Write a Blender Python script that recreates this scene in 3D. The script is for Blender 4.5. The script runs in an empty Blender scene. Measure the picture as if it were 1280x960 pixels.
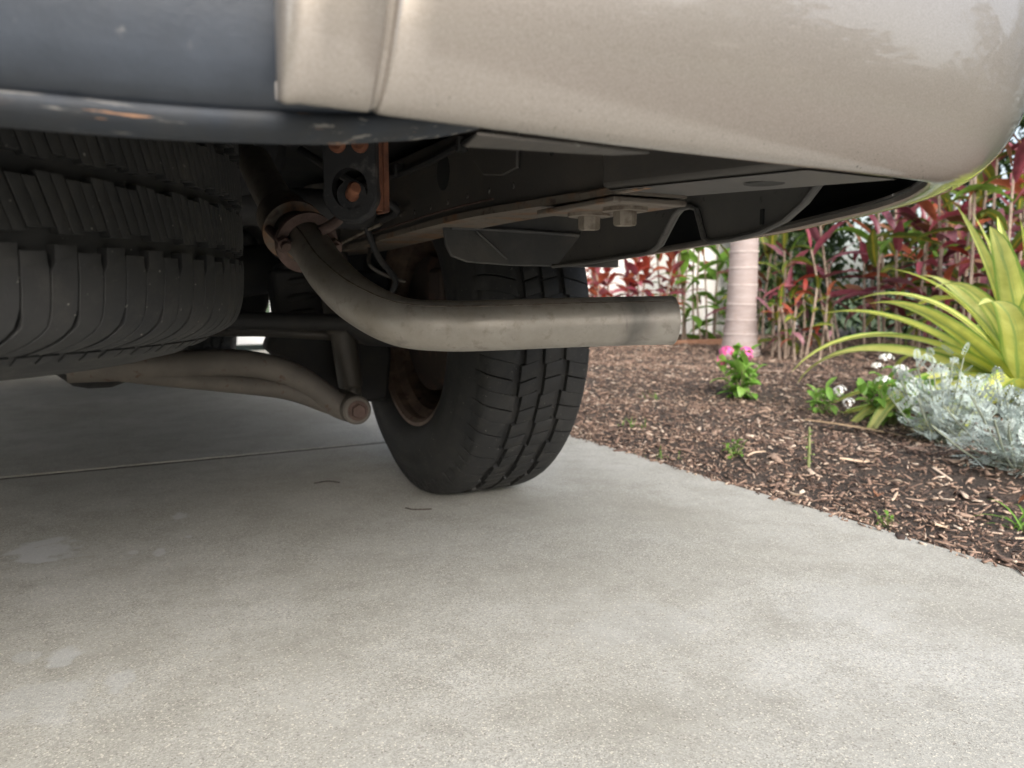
import bpy, math, random
import numpy as np
from mathutils import Vector, Matrix, Euler

random.seed(7)
R_ = math.radians
scene = bpy.context.scene
COL = scene.collection

# ------------------------------------------------------------------ camera
# world frame: +Y is the way the vehicle points, +X its right side, z = 0 the driveway
cam_d = bpy.data.cameras.new('camera')
cam = bpy.data.objects.new('camera', cam_d); COL.objects.link(cam)
cam.location = (0, 0, .45)
cam.rotation_euler = (R_(90 - 6.82), 0, R_(-28))
cam_d.sensor_width = 36; cam_d.lens = 27.06
cam_d.clip_start = .02; cam_d.clip_end = 400
cam_d.dof.use_dof = True; cam_d.dof.focus_distance = .88; cam_d.dof.aperture_fstop = 7.5
scene.camera = cam

# ------------------------------------------------------------------ sky, sun, exposure
SUN_EL, SUN_AZ = 30, 192          # azimuth clockwise from +Y
world = bpy.data.worlds.new('World'); scene.world = world; world.use_nodes = True
wn = world.node_tree; wn.nodes.clear()
sky = wn.nodes.new('ShaderNodeTexSky'); sky.sky_type = 'NISHITA'; sky.sun_disc = False
sky.sun_elevation = R_(SUN_EL); sky.sun_rotation = R_(SUN_AZ); sky.dust_density = 4; sky.air_density = 1.0
hs = wn.nodes.new('ShaderNodeHueSaturation'); hs.inputs['Saturation'].default_value = .6
bg = wn.nodes.new('ShaderNodeBackground'); bg.inputs['Strength'].default_value = .15
wo = wn.nodes.new('ShaderNodeOutputWorld')
wn.links.new(sky.outputs[0], hs.inputs['Color']); wn.links.new(hs.outputs[0], bg.inputs['Color']); wn.links.new(bg.outputs[0], wo.inputs[0])
sun_d = bpy.data.lights.new('sun', 'SUN'); sun_d.energy = 1.5; sun_d.angle = R_(48); sun_d.color = (1, .985, .97)
sun = bpy.data.objects.new('sun', sun_d); COL.objects.link(sun)
az, el = R_(SUN_AZ), R_(SUN_EL)
sdir = Vector((math.sin(az)*math.cos(el), math.cos(az)*math.cos(el), math.sin(el)))
sun.rotation_euler = sdir.to_track_quat('Z', 'Y').to_euler(); sun.location = sdir*30
scene.view_settings.view_transform = 'Standard'; scene.view_settings.look = 'None'
scene.view_settings.exposure = 1.22; scene.view_settings.gamma = 1
scene.cycles.max_bounces = 6; scene.cycles.diffuse_bounces = 4; scene.cycles.glossy_bounces = 3; scene.cycles.transmission_bounces = 2
scene.cycles.caustics_reflective = False; scene.cycles.caustics_refractive = False
scene.cycles.use_denoising = True; scene.cycles.use_adaptive_sampling = True; scene.cycles.adaptive_threshold = .02

# ------------------------------------------------------------------ materials
def nd(t, kind, **kw):
    n = t.nodes.new(kind)
    for k, v in kw.items(): setattr(n, k, v)
    return n
def setin(n, **kw):
    for k, v in kw.items(): n.inputs[k.replace('_', ' ')].default_value = v
def c4(c): return (c[0], c[1], c[2], 1)
def newmat(name):
    m = bpy.data.materials.new(name); m.use_nodes = True
    t = m.node_tree; b = t.nodes['Principled BSDF']
    return m, t, b
def coords(t, scale=(1, 1, 1), kind='Object'):
    tc = nd(t, 'ShaderNodeTexCoord'); mp = nd(t, 'ShaderNodeMapping')
    mp.inputs['Scale'].default_value = scale
    t.links.new(tc.outputs[kind], mp.inputs['Vector']); return mp.outputs[0]
def noise(t, vec, scale, detail=6, rough=.6):
    n = nd(t, 'ShaderNodeTexNoise'); setin(n, Scale=scale, Detail=detail, Roughness=rough)
    t.links.new(vec, n.inputs['Vector']); return n.outputs['Fac']
def ramp(t, fac, lo, hi, a=0., b=1.):
    n = nd(t, 'ShaderNodeMapRange'); n.inputs['From Min'].default_value = lo; n.inputs['From Max'].default_value = hi
    n.inputs['To Min'].default_value = a; n.inputs['To Max'].default_value = b
    t.links.new(fac, n.inputs['Value']); return n.outputs[0]
def mixc(t, fac, a, b, mode='MIX'):
    n = nd(t, 'ShaderNodeMix', data_type='RGBA', blend_type=mode)
    if isinstance(fac, (int, float)): n.inputs[0].default_value = fac
    else: t.links.new(fac, n.inputs[0])
    for s, v in ((6, a), (7, b)):
        if isinstance(v, (tuple, list)): n.inputs[s].default_value = c4(v)
        else: t.links.new(v, n.inputs[s])
    return n.outputs[2]
def math2(t, op, a, b):
    n = nd(t, 'ShaderNodeMath', operation=op)
    for s, v in ((0, a), (1, b)):
        if isinstance(v, (int, float)): n.inputs[s].default_value = v
        else: t.links.new(v, n.inputs[s])
    return n.outputs[0]
def bump(t, b, h, strength, dist):
    n = nd(t, 'ShaderNodeBump'); setin(n, Strength=strength, Distance=dist)
    t.links.new(h, n.inputs['Height']); t.links.new(n.outputs[0], b.inputs['Normal'])
def simple(name, base, rough=.6, metal=0., layers=(), bmp=None, coat=0., coat_rough=.1, spec=None, scale=(1, 1, 1), rough_var=0.):
    """layers: (noise scale, colour, lo, hi)"""
    m, t, b = newmat(name)
    v = coords(t, scale); col = base
    for (s, c, lo, hi) in layers:
        col = mixc(t, ramp(t, noise(t, v, s), lo, hi), col, c)
    if isinstance(col, tuple): b.inputs['Base Color'].default_value = c4(col)
    else: t.links.new(col, b.inputs['Base Color'])
    b.inputs['Roughness'].default_value = rough; b.inputs['Metallic'].default_value = metal
    if rough_var: t.links.new(ramp(t, noise(t, v, 14), .3, .7, rough - rough_var, rough + rough_var), b.inputs['Roughness'])
    b.inputs['Coat Weight'].default_value = coat; b.inputs['Coat Roughness'].default_value = coat_rough
    if spec is not None: b.inputs['Specular IOR Level'].default_value = spec
    if bmp: bump(t, b, noise(t, v, bmp[0], 8, .65), bmp[1], bmp[2])
    return m
M = {}
# champagne metallic paint: flakes, dust towards nothing in particular, fine scratches
def paint():
    m, t, b = newmat('champagne_paint'); v = coords(t)
    fl = noise(t, v, 900, 2); dust = ramp(t, noise(t, v, 9, 8, .7), .42, .75, 0, .35)
    col = mixc(t, ramp(t, fl, .35, .65), (.268, .238, .209), (.345, .311, .277))
    col = mixc(t, dust, col, (.30, .27, .23))
    vs = coords(t, (40, 40, 3)); sc = ramp(t, noise(t, vs, 6, 3), .74, .78)
    col = mixc(t, math2(t, 'MULTIPLY', sc, .35), col, (.30, .26, .22))
    sp = nd(t, 'ShaderNodeSeparateXYZ'); t.links.new(v, sp.inputs[0])          # stone chips along the lower edge
    chip = math2(t, 'MULTIPLY', ramp(t, sp.outputs[2], .556, .545), ramp(t, noise(t, v, 330, 2), .70, .73))
    col = mixc(t, chip, col, (.06, .055, .05))
    t.links.new(col, b.inputs['Base Color'])
    setin(b, Metallic=.55, Roughness=.28, Coat_Weight=1.)
    t.links.new(ramp(t, noise(t, v, 12, 8, .7), .35, .7, .02, .07), b.inputs['Coat Roughness'])
    bump(t, b, noise(t, v, 160, 3), .02, .002)
    return m
M['paint'] = paint()
def valance(scuffed=False):
    m, t, b = newmat('black_bumper_plastic'); v = coords(t)
    col = mixc(t, ramp(t, noise(t, v, 7, 9, .7), .35, .7), (.024, .030, .040), (.052, .063, .082))
    col = mixc(t, ramp(t, noise(t, v, 90, 4), .66, .72, 0, .5), col, (.16, .16, .16))
    if scuffed:
        n1 = noise(t, coords(t, (7, 60, 110)), 2.0, 7, .65); n2 = noise(t, coords(t, (6, 50, 90)), 1.9, 7, .65)
        col = mixc(t, ramp(t, noise(t, v, 50, 6), .35, .65, .1, .5), col, (.05, .049, .046))
        col = mixc(t, ramp(t, n1, .60, .64, 0, .7), col, (.30, .285, .26)); col = mixc(t, ramp(t, n2, .635, .66, 0, .85), col, (.42, .23, .13))
    t.links.new(col, b.inputs['Base Color']); setin(b, Roughness=.7, Specular_IOR_Level=.3 if scuffed else .6)
    if not scuffed: t.links.new(ramp(t, noise(t, v, 6, 8, .7), .3, .7, .34, .55), b.inputs['Roughness'])
    bump(t, b, noise(t, v, 260, 4), .12, .002)
    return m
M['valance'] = valance(); M['valance_lip'] = valance(True)
def rubber():
    m, t, b = newmat('tyre_rubber'); v = coords(t)
    col = mixc(t, ramp(t, noise(t, v, 7, 8, .7), .35, .7), (.016, .0168, .0178), (.031, .0305, .029))
    col = mixc(t, ramp(t, noise(t, v, 30, 8, .75), .50, .72, 0, .5), col, (.055, .051, .045))
    col = mixc(t, ramp(t, noise(t, v, 240, 2), .72, .75, 0, .8), col, (.30, .28, .25))
    t.links.new(col, b.inputs['Base Color']); setin(b, Roughness=.7, Specular_IOR_Level=.35)
    bump(t, b, noise(t, v, 420, 5), .25, .0012)
    return m
M['rubber'] = rubber()
def pipe_metal():
    m, t, b = newmat('aluminised_steel'); v = coords(t)
    col = mixc(t, ramp(t, noise(t, v, 12, 8, .7), .35, .7), (.36, .335, .30), (.25, .225, .19))
    col = mixc(t, ramp(t, noise(t, v, 70, 6), .56, .68, 0, .5), col, (.19, .165, .135))
    col = mixc(t, ramp(t, noise(t, coords(t, (26, 26, 6)), 1.6, 4), .60, .70, 0, .55), col, (.16, .14, .13))
    sp = nd(t, 'ShaderNodeSeparateXYZ'); t.links.new(v, sp.inputs[0])          # sooty heat band near the tip
    soot = math2(t, 'MULTIPLY', ramp(t, sp.outputs[0], .560, .578), ramp(t, sp.outputs[0], .607, .588))
    col = mixc(t, math2(t, 'MULTIPLY', soot, ramp(t, noise(t, v, 30, 5), .3, .7, .35, .8)), col, (.09, .085, .08))
    t.links.new(col, b.inputs['Base Color']); setin(b, Metallic=.4, Roughness=.5)
    t.links.new(ramp(t, noise(t, v, 45, 6), .3, .7, .36, .58), b.inputs['Roughness'])
    bump(t, b, noise(t, v, 190, 6), .22, .0012)
    return m
M['pipe'] = pipe_metal()
M['weld'] = simple('weld_bead', (.20, .175, .15), .5, .6, [(120, (.10, .075, .055), .4, .6)], (300, .3, .001))
M['frame'] = simple('frame_steel', (.085, .079, .073), .5, .1, [(6, (.13, .113, .096), .42, .68), (42, (.10, .062, .04), .66, .74), (120, (.17, .16, .15), .70, .74)], (140, .3, .002))
M['frame_lip'] = simple('frame_lip_steel', (.17, .145, .12), .6, .2, [(16, (.20, .11, .06), .50, .62), (60, (.09, .07, .055), .55, .66)], (160, .3, .002))
M['dusty'] = simple('dusty_arm_steel', (.15, .134, .118), .7, .1, [(7, (.22, .195, .17), .42, .65), (50, (.13, .085, .062), .6, .7)], (150, .3, .002))
M['dark'] = simple('underbody_black', (.022, .022, .024), .7, 0, [(9, (.04, .036, .032), .4, .7)], (90, .3, .003))
M['liner'] = simple('liner_plastic', (.050, .050, .050), .55, 0, [(8, (.10, .093, .082), .42, .68)], (180, .25, .0015))
M['stay'] = simple('stay_plastic', (.075, .073, .070), .55, 0, [(6, (.11, .104, .095), .4, .7), (70, (.045, .042, .04), .62, .7)], (170, .2, .0015))
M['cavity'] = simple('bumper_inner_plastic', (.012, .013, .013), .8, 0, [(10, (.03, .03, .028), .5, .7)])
M['rust'] = simple('rusty_steel', (.20, .075, .042), .8, 0, [(60, (.30, .12, .065), .4, .65), (25, (.09, .04, .03), .5, .68)], (200, .5, .002))
M['brownrust'] = simple('brown_rust_steel', (.11, .072, .060), .75, .1, [(50, (.17, .11, .095), .4, .65)], (200, .5, .002))
M['hanger'] = simple('hanger_rubber', (.03, .03, .032), .65, 0, [(40, (.11, .105, .10), .55, .68)], (180, .4, .002))
M['bolt'] = simple('dusty_bolt_steel', (.26, .225, .185), .65, .3, [(60, (.14, .11, .085), .45, .62)], (240, .3, .001))
M['plate'] = simple('scraped_plate', (.075, .071, .066), .55, .3, [(30, (.10, .09, .08), .4, .6), (70, (.55, .54, .52), .66, .70)], (160, .3, .002), scale=(1, .4, 1))
M['rim'] = simple('rusty_rim', (.15, .105, .082), .6, .4, [(20, (.26, .185, .14), .45, .65), (50, (.10, .06, .045), .55, .68)], (150, .4, .002))
M['brake'] = simple('brake_dark', (.05, .036, .03), .8, .2, [(20, (.12, .07, .05), .5, .7)], (100, .4, .003))
M['glass'] = simple('dark_glass', (.02, .025, .026), .05, 0, coat=.5)
M['tail'] = simple('red_lamp_lens', (.35, .01, .01), .15, 0, coat=1)
M['stucco'] = simple('white_stucco', (.78, .77, .74), .85, 0, [(4, (.72, .70, .66), .4, .7)], (220, .4, .004))
M['door_white'] = simple('white_door_paint', (.80, .80, .79), .4, 0, [(5, (.76, .76, .74), .4, .7)])
M['roof'] = simple('grey_roof_tile', (.22, .19, .17), .8, 0, [(9, (.30, .27, .24), .4, .7)], (60, .4, .01))
def concrete():
    m, t, b = newmat('broom_concrete'); v = coords(t)
    vo = nd(t, 'ShaderNodeTexVoronoi', feature='F1'); setin(vo, Scale=560.); t.links.new(v, vo.inputs['Vector'])
    grain = nd(t, 'ShaderNodeSeparateColor'); t.links.new(vo.outputs['Color'], grain.inputs[0])
    big = noise(t, v, 1.3, 7, .65); med = noise(t, v, 9, 8, .7); fine = noise(t, v, 130, 5)
    col = mixc(t, ramp(t, big, .38, .62), (.345, .337, .297), (.455, .453, .425))
    col = mixc(t, ramp(t, med, .45, .68, 0, .85), col, (.290, .282, .248))
    col = mixc(t, ramp(t, fine, .35, .65, 0, .4), col, (.330, .318, .275))
    amp = ramp(t, noise(t, v, 4, 5), .35, .65, .18, .55)
    g = math2(t, 'ADD', 1.0, math2(t, 'MULTIPLY', math2(t, 'SUBTRACT', grain.outputs[0], .5), amp))
    hsv = nd(t, 'ShaderNodeVectorMath', operation='SCALE'); t.links.new(col, hsv.inputs[0]); t.links.new(g, hsv.inputs['Scale'])
    col = hsv.outputs[0]
    col = mixc(t, ramp(t, grain.outputs[1], .93, .96, 0, .7), col, (.64, .61, .52))
    col = mixc(t, ramp(t, grain.outputs[2], .97, .985, 0, .55), col, (.16, .14, .12))
    # dried cement splashes, each with its own place and outline
    wob = nd(t, 'ShaderNodeTexNoise'); setin(wob, Scale=26., Detail=6.); t.links.new(v, wob.inputs['Vector'])
    for (x, y, rx, ry, k) in ((-.112, 1.538, .050, .060, .62), (-.064, 1.059, .020, .030, .45), (-.107, 1.085, .013, .02, .25), (-.005, .960, .017, .028, .3),
                              (-.08, .955, .045, .05, .22), (.067, 1.433, .010, .018, .55), (.026, 1.455, .008, .012, .5), (.114, 1.655, .013, .022, .55), (.12, 1.50, .006, .01, .5),
                              (.62, .80, .10, .06, .10), (.95, .72, .12, .07, .08)):
        mp = nd(t, 'ShaderNodeMapping'); mp.inputs['Location'].default_value = (-x/rx, -y/ry, 0); mp.inputs['Scale'].default_value = (1/rx, 1/ry, 0)
        tc = nd(t, 'ShaderNodeTexCoord'); t.links.new(tc.outputs['Object'], mp.inputs[0])
        ln = nd(t, 'ShaderNodeVectorMath', operation='LENGTH'); t.links.new(mp.outputs[0], ln.inputs[0])
        d = math2(t, 'ADD', ln.outputs['Value'], ramp(t, wob.outputs['Fac'], .25, .75, -.75, .75))
        col = mixc(t, ramp(t, d, 1.15, .75, 0, k), col, (.52, .54, .55))
    # tyre-side damp brown staining in broad blotches
    col = mixc(t, ramp(t, noise(t, coords(t, (1, .5, 1)), 2.3, 6), .52, .74, 0, .45), col, (.245, .232, .19))
    t.links.new(col, b.inputs['Base Color']); setin(b, Roughness=.82, Specular_IOR_Level=.35)
    hgt = math2(t, 'ADD', vo.outputs['Distance'], math2(t, 'MULTIPLY', noise(t, v, 70, 6), .8))
    bump(t, b, hgt, .22, .0014)
    return m
M['concrete'] = concrete()
M['joint'] = simple('joint_dirt', (.035, .03, .025), .9, 0, [(60, (.06, .05, .04), .4, .6)])
M['soil'] = simple('dark_soil', (.06, .045, .036), .9, 0, [(9, (.12, .088, .068), .42, .62), (80, (.11, .075, .05), .56, .66), (160, (.015, .012, .01), .5, .62)], (70, .9, .02))
M['lawn'] = simple('lawn_green', (.06, .10, .03), .9, 0, [(3, (.09, .12, .04), .4, .6), (60, (.04, .07, .02), .4, .6)], (80, .8, .03))
M['asphalt'] = simple('road_asphalt', (.05, .05, .05), .9, 0, [(200, (.09, .09, .085), .5, .65)], (200, .4, .004))
def chipmat():
    m, t, b = newmat('mulch_chips'); g = nd(t, 'ShaderNodeNewGeometry')
    cr = nd(t, 'ShaderNodeValToRGB'); e = cr.color_ramp.elements
    e[0].position = 0; e[0].color = (.045, .03, .023, 1); e[1].position = 1; e[1].color = (.70, .58, .46, 1)
    for p, c in ((.22, (.100, .063, .047)), (.47, (.205, .131, .096)), (.72, (.32, .21, .153)), (.90, (.48, .35, .26))):
        x = e.new(p); x.color = c4(c)
    t.links.new(g.outputs['Random Per Island'], cr.inputs[0])
    col = mixc(t, ramp(t, noise(t, coords(t), 160, 4), .45, .7, 0, .6), cr.outputs[0], (.09, .06, .046))
    t.links.new(col, b.inputs['Base Color']); setin(b, Roughness=.8); return m
M['chips'] = chipmat()
def leafmat(name, a, b_, trans=.3, rough=.45, vein=None, edge=None):
    """leaf blade: colour varies a..b per leaf, optional centre stripe / margin across the blade (UV x)"""
    m, t, b = newmat(name); oi = nd(t, 'ShaderNodeObjectInfo'); uv = nd(t, 'ShaderNodeUVMap')
    col = mixc(t, oi.outputs['Random'], a, b_)
    col = mixc(t, ramp(t, noise(t, coords(t), 9, 5), .4, .7, 0, .5), col, tuple(x*.55 for x in a))
    sp = nd(t, 'ShaderNodeSeparateXYZ'); t.links.new(uv.outputs[0], sp.inputs[0])
    d = math2(t, 'ABSOLUTE', math2(t, 'SUBTRACT', sp.outputs[0], .5), 0)
    st = ramp(t, noise(t, coords(t, (30, 3, 1), 'UV'), 1.0, 3), .4, .6, -.07, .07); d2 = math2(t, 'ADD', d, st)
    if vein: col = mixc(t, ramp(t, d2, vein[1], vein[1]*.45), col, vein[0])
    if edge: col = mixc(t, ramp(t, d2, edge[1] - .05, edge[1] + .04), col, edge[0])
    t.links.new(col, b.inputs['Base Color']); setin(b, Roughness=rough, Specular_IOR_Level=.45)
    tr = nd(t, 'ShaderNodeBsdfTranslucent'); t.links.new(col, tr.inputs[0]); mx = nd(t, 'ShaderNodeMixShader'); mx.inputs[0].default_value = trans
    out = t.nodes['Material Output']; t.links.new(b.outputs[0], mx.inputs[1]); t.links.new(tr.outputs[0], mx.inputs[2]); t.links.new(mx.outputs[0], out.inputs[0])
    return m
M['ti_pink'] = leafmat('pink_ti_leaf', (.40, .07, .11), (.50, .19, .22), .35, .32, vein=((.48, .16, .19), .06))
M['ti_maroon'] = leafmat('maroon_ti_leaf', (.13, .03, .045), (.28, .07, .09), .3, .32)
M['ti_red'] = leafmat('red_ti_leaf', (.38, .05, .035), (.48, .17, .08), .35)
M['ti_mauve'] = leafmat('mauve_ti_leaf', (.26, .085, .115), (.40, .21, .24), .3, .3)
M['ti_green'] = leafmat('green_croton_leaf', (.10, .17, .03), (.22, .25, .04), .35, vein=((.50, .42, .05), .10))
M['broad_green'] = leafmat('fresh_green_leaf', (.13, .28, .03), (.20, .36, .06), .35)
M['yellow'] = leafmat('variegated_blade', (.76, .80, .14), (.80, .80, .30), .4, edge=((.22, .38, .08), .40), vein=((.42, .56, .20), .07))
M['silver'] = leafmat('silver_felt_leaf', (.46, .55, .51), (.60, .67, .64), .2, .8)
M['penta'] = leafmat('soft_green_leaf', (.20, .42, .06), (.32, .52, .12), .4)
M['hedge'] = leafmat('hedge_leaf', (.035, .07, .02), (.06, .10, .03), .2)
M['dry'] = leafmat('dry_leaf', (.40, .27, .15), (.48, .35, .22), .15, .8)
M['drybrown'] = leafmat('brown_dry_leaf', (.22, .095, .05), (.28, .14, .08), .15, .8)
M['frond'] = leafmat('palm_frond_leaf', (.05, .11, .02), (.08, .14, .03), .25)
M['pinkflower'] = simple('pink_petals', (.75, .06, .32), .6, 0, [(60, (.80, .16, .42), .4, .6)])
M['whiteflower'] = simple('white_petals', (.82, .82, .80), .6)
M['stem'] = simple('woody_stem', (.27, .20, .155), .85, 0, [(20, (.36, .29, .23), .4, .65), (60, (.16, .11, .08), .55, .68)], (80, .5, .004))
M['greenstem'] = simple('green_stem', (.16, .20, .07), .6, 0, [(30, (.26, .26, .13), .4, .6)])
M['silverstem'] = simple('felted_stem', (.26, .29, .22), .8)
M['wood'] = simple('weathered_wood', (.33, .16, .09), .8, 0, [(14, (.42, .24, .15), .4, .65)], (60, .4, .003), scale=(1, 6, 6))
M['palewood'] = simple('pale_wood_splinter', (.55, .42, .31), .8, 0, [(30, (.42, .30, .2), .4, .65)], (80, .4, .002))
def trunkmat():
    m, t, b = newmat('palm_bark'); v = coords(t)
    col = mixc(t, ramp(t, noise(t, coords(t, (1, 1, 6)), 6, 7, .7), .35, .7), (.29, .235, .22), (.38, .325, .31))
    col = mixc(t, ramp(t, noise(t, v, 40, 5), .55, .68, 0, .6), col, (.30, .23, .20))
    t.links.new(col, b.inputs['Base Color']); setin(b, Roughness=.85); bump(t, b, noise(t, coords(t, (1, 1, 5)), 40, 6), .4, .004); return m
M['palm'] = trunkmat()
M['palmring'] = simple('palm_leaf_scar', (.52, .455, .43), .85, 0, [(20, (.42, .35, .33), .4, .65)])

# ------------------------------------------------------------------ mesh building
class MB:
    def __init__(s): s.v = []; s.f = []
    def add(s, v, f):
        o = len(s.v); s.v += [tuple(p) for p in v]; s.f += [tuple(i + o for i in q) for q in f]; return s
    def box(s, lo, hi):
        (a, b, c), (d, e, g) = lo, hi
        return s.add([(a,b,c),(d,b,c),(d,e,c),(a,e,c),(a,b,g),(d,b,g),(d,e,g),(a,e,g)], [(3,2,1,0),(4,5,6,7),(0,1,5,4),(1,2,6,5),(2,3,7,6),(3,0,4,7)])
    def grid(s, rows, flip=False):
        n, k = len(rows), len(rows[0]); f = []
        for i in range(n-1):
            for j in range(k-1):
                q = (i*k+j, i*k+j+1, (i+1)*k+j+1, (i+1)*k+j); f.append(q[::-1] if flip else q)
        return s.add([p for r in rows for p in r], f)
    def prism(s, poly, axis, a, b):
        """poly in the two other axes (in x,y,z order), extruded along axis a..b"""
        def P(p, h): q = list(p); q.insert('xyz'.index(axis), h); return tuple(q)
        n = len(poly); v = [P(p, a) for p in poly] + [P(p, b) for p in poly]
        return s.add(v, [tuple(range(n))[::-1], tuple(range(n, 2*n))] + [(i, (i+1) % n, n+(i+1) % n, n+i) for i in range(n)])
    def tube(s, path, r, n=16, caps=True, hollow=0):
        path = [Vector(p) for p in path]; m = len(path); rs = r if isinstance(r, (list, tuple)) else [r]*m
        t0 = (path[1]-path[0]).normalized(); up = Vector((0, 0, 1)) if abs(t0.z) < .9 else Vector((0, 1, 0)); nrm = (up - t0*up.dot(t0)).normalized()
        rows = []
        for i in range(m):
            t = (path[min(i+1, m-1)] - path[max(i-1, 0)]).normalized(); nrm = (nrm - t*nrm.dot(t)).normalized(); bi = t.cross(nrm)
            rows.append([path[i] + (nrm*math.cos(a) + bi*math.sin(a))*rs[i] for a in [2*math.pi*k/n for k in range(n)]])
        o = len(s.v); s.v += [tuple(p) for row in rows for p in row]
        for i in range(m-1):
            for k in range(n): s.f.append((o+i*n+k, o+i*n+(k+1) % n, o+(i+1)*n+(k+1) % n, o+(i+1)*n+k))
        if caps:
            s.f.append(tuple(o+k for k in range(n))[::-1]); s.f.append(tuple(o+(m-1)*n+k for k in range(n)))
        return s
    def lathe(s, prof, n=48, axis='x', centre=(0, 0, 0), close=False):
        """prof: (along axis, radius)"""
        rows = []
        for (h, r) in prof:
            row = []
            for k in range(n):
                a = 2*math.pi*k/n; c, d = r*math.cos(a), r*math.sin(a)
                p = {'x': (h, c, d), 'y': (d, h, c), 'z': (c, d, h)}[axis]; row.append(tuple(p[i]+centre[i] for i in range(3)))
            rows.append(row)
        o = len(s.v); s.v += [p for r in rows for p in r]; m = len(rows)
        for i in range(m - (0 if close else 1)):
            j = (i+1) % m
            for k in range(n): s.f.append((o+i*n+k, o+i*n+(k+1) % n, o+j*n+(k+1) % n, o+j*n+k))
        return s
    def hexbolt(s, c, axis, r, h, flange=0, fh=.003):
        c = Vector(c); ax = Vector(axis).normalized()
        if flange: s.tube([c, c+ax*fh], flange, 24)
        s.tube([c+ax*fh*.9, c+ax*(h-.002), c+ax*h], [r, r, r*.88], 6); return s
    def mesh(s, name, mat, smooth=35):
        me = bpy.data.meshes.new(name); me.from_pydata(s.v, [], s.f); me.materials.append(mat); me.update()
        if smooth:
            me.polygons.foreach_set('use_smooth', [True]*len(me.polygons)); me.set_sharp_from_angle(angle=R_(smooth))
        return me
    def build(s, name, mat, parent=None, smooth=35, bevel=0., loc=None):
        o = bpy.data.objects.new(name, s.mesh(name, mat, smooth)); COL.objects.link(o)
        if parent: o.parent = parent
        if loc: o.location = loc
        if bevel:
            b = o.modifiers.new('bevel', 'BEVEL'); b.width = bevel; b.segments = 2; b.limit_method = 'ANGLE'; b.angle_limit = R_(40); b.harden_normals = False
        return o
def empty(name, loc=(0, 0, 0), parent=None):
    o = bpy.data.objects.new(name, None); COL.objects.link(o); o.location = loc; o.empty_display_size = .1
    if parent: o.parent = parent
    return o
def tag(o, label=None, cat=None, group=None, kind=None):
    for k, v in (('label', label), ('category', cat), ('group', group), ('kind', kind)):
        if v: o[k] = v
    return o
def inst(name, me, parent, mat=None, loc=None, rot=None, sc=None):
    o = bpy.data.objects.new(name, me); COL.objects.link(o); o.parent = parent
    if mat is not None: o.matrix_local = mat
    if loc is not None: o.location = loc
    if rot is not None: o.rotation_euler = rot
    if sc is not None: o.scale = sc if hasattr(sc, '__len__') else (sc, sc, sc)
    return o
def smooth_path(pts, k=8):
    P = [Vector(p) for p in pts]; out = []
    for i in range(len(P)-1):
        a, b, c, d = P[max(i-1, 0)], P[i], P[i+1], P[min(i+2, len(P)-1)]
        for j in range(k):
            t = j/k; out.append(.5*((2*b) + (c-a)*t + (2*a-5*b+4*c-d)*t*t + (3*b-a-3*c+d)*t**3))
    return out + [P[-1]]

# ================================================================== SETTING
g = MB().grid([[(x, y, -.09) for x in (-150, -20, 20, 150)] for y in (-150, -20, 20, 150)], True).build('ground', M['lawn']); tag(g, kind='structure')
rd = MB().box((-60, -14, -.2), (60, -7.5, -.03)).build('road', M['asphalt']); tag(rd, kind='structure')
DX0, DX1 = -4.4, 1.295
drive = MB().box((DX0-.01, -7.45, -.25), (DX1-.03, 6.25, -.004)).build('driveway', M['joint']); tag(drive, kind='structure')
def slab(y0, y1):
    rng = random.Random(int(y0*10)+3); n = 160; pts = [(DX0, y0), (DX1, y0)]
    ys = [y0 + (y1-y0)*i/n for i in range(1, n)]
    w = 0
    for y in ys:
        w = w*.8 + rng.gauss(0, .0010); pts.append((DX1 + w + .002*math.sin(y*3.1), y))
    pts += [(DX1, y1), (DX0, y1)]
    o = MB().prism(pts, 'z', -.12, 0).build('slab', M['concrete'], drive, 60)
    b = o.modifiers.new('bevel', 'BEVEL'); b.width = .003; b.segments = 2; b.limit_method = 'ANGLE'; b.angle_limit = R_(60)
slab(-7.4, 2.186); slab(2.218, 6.2)
# planting bed: gently uneven soil
def soil_z(x, y):
    d = max(0, x - 1.30)
    return -.040 + .035*min(1, d/1.2) + .012*math.sin(x*3.1+y*1.7) * min(1, d*2) + .008*math.sin(x*7+y*5.3)*min(1, d*3)
xs = [1.285 + .045*i + .0025*i*i for i in range(46)]; ys = [-5 + .1*i for i in range(118)]
bed = MB().grid([[(x, y, soil_z(x, y)) for x in xs] for y in ys], True).build('garden_bed', M['soil']); tag(bed, kind='structure')
BX1 = xs[-1]
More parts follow.
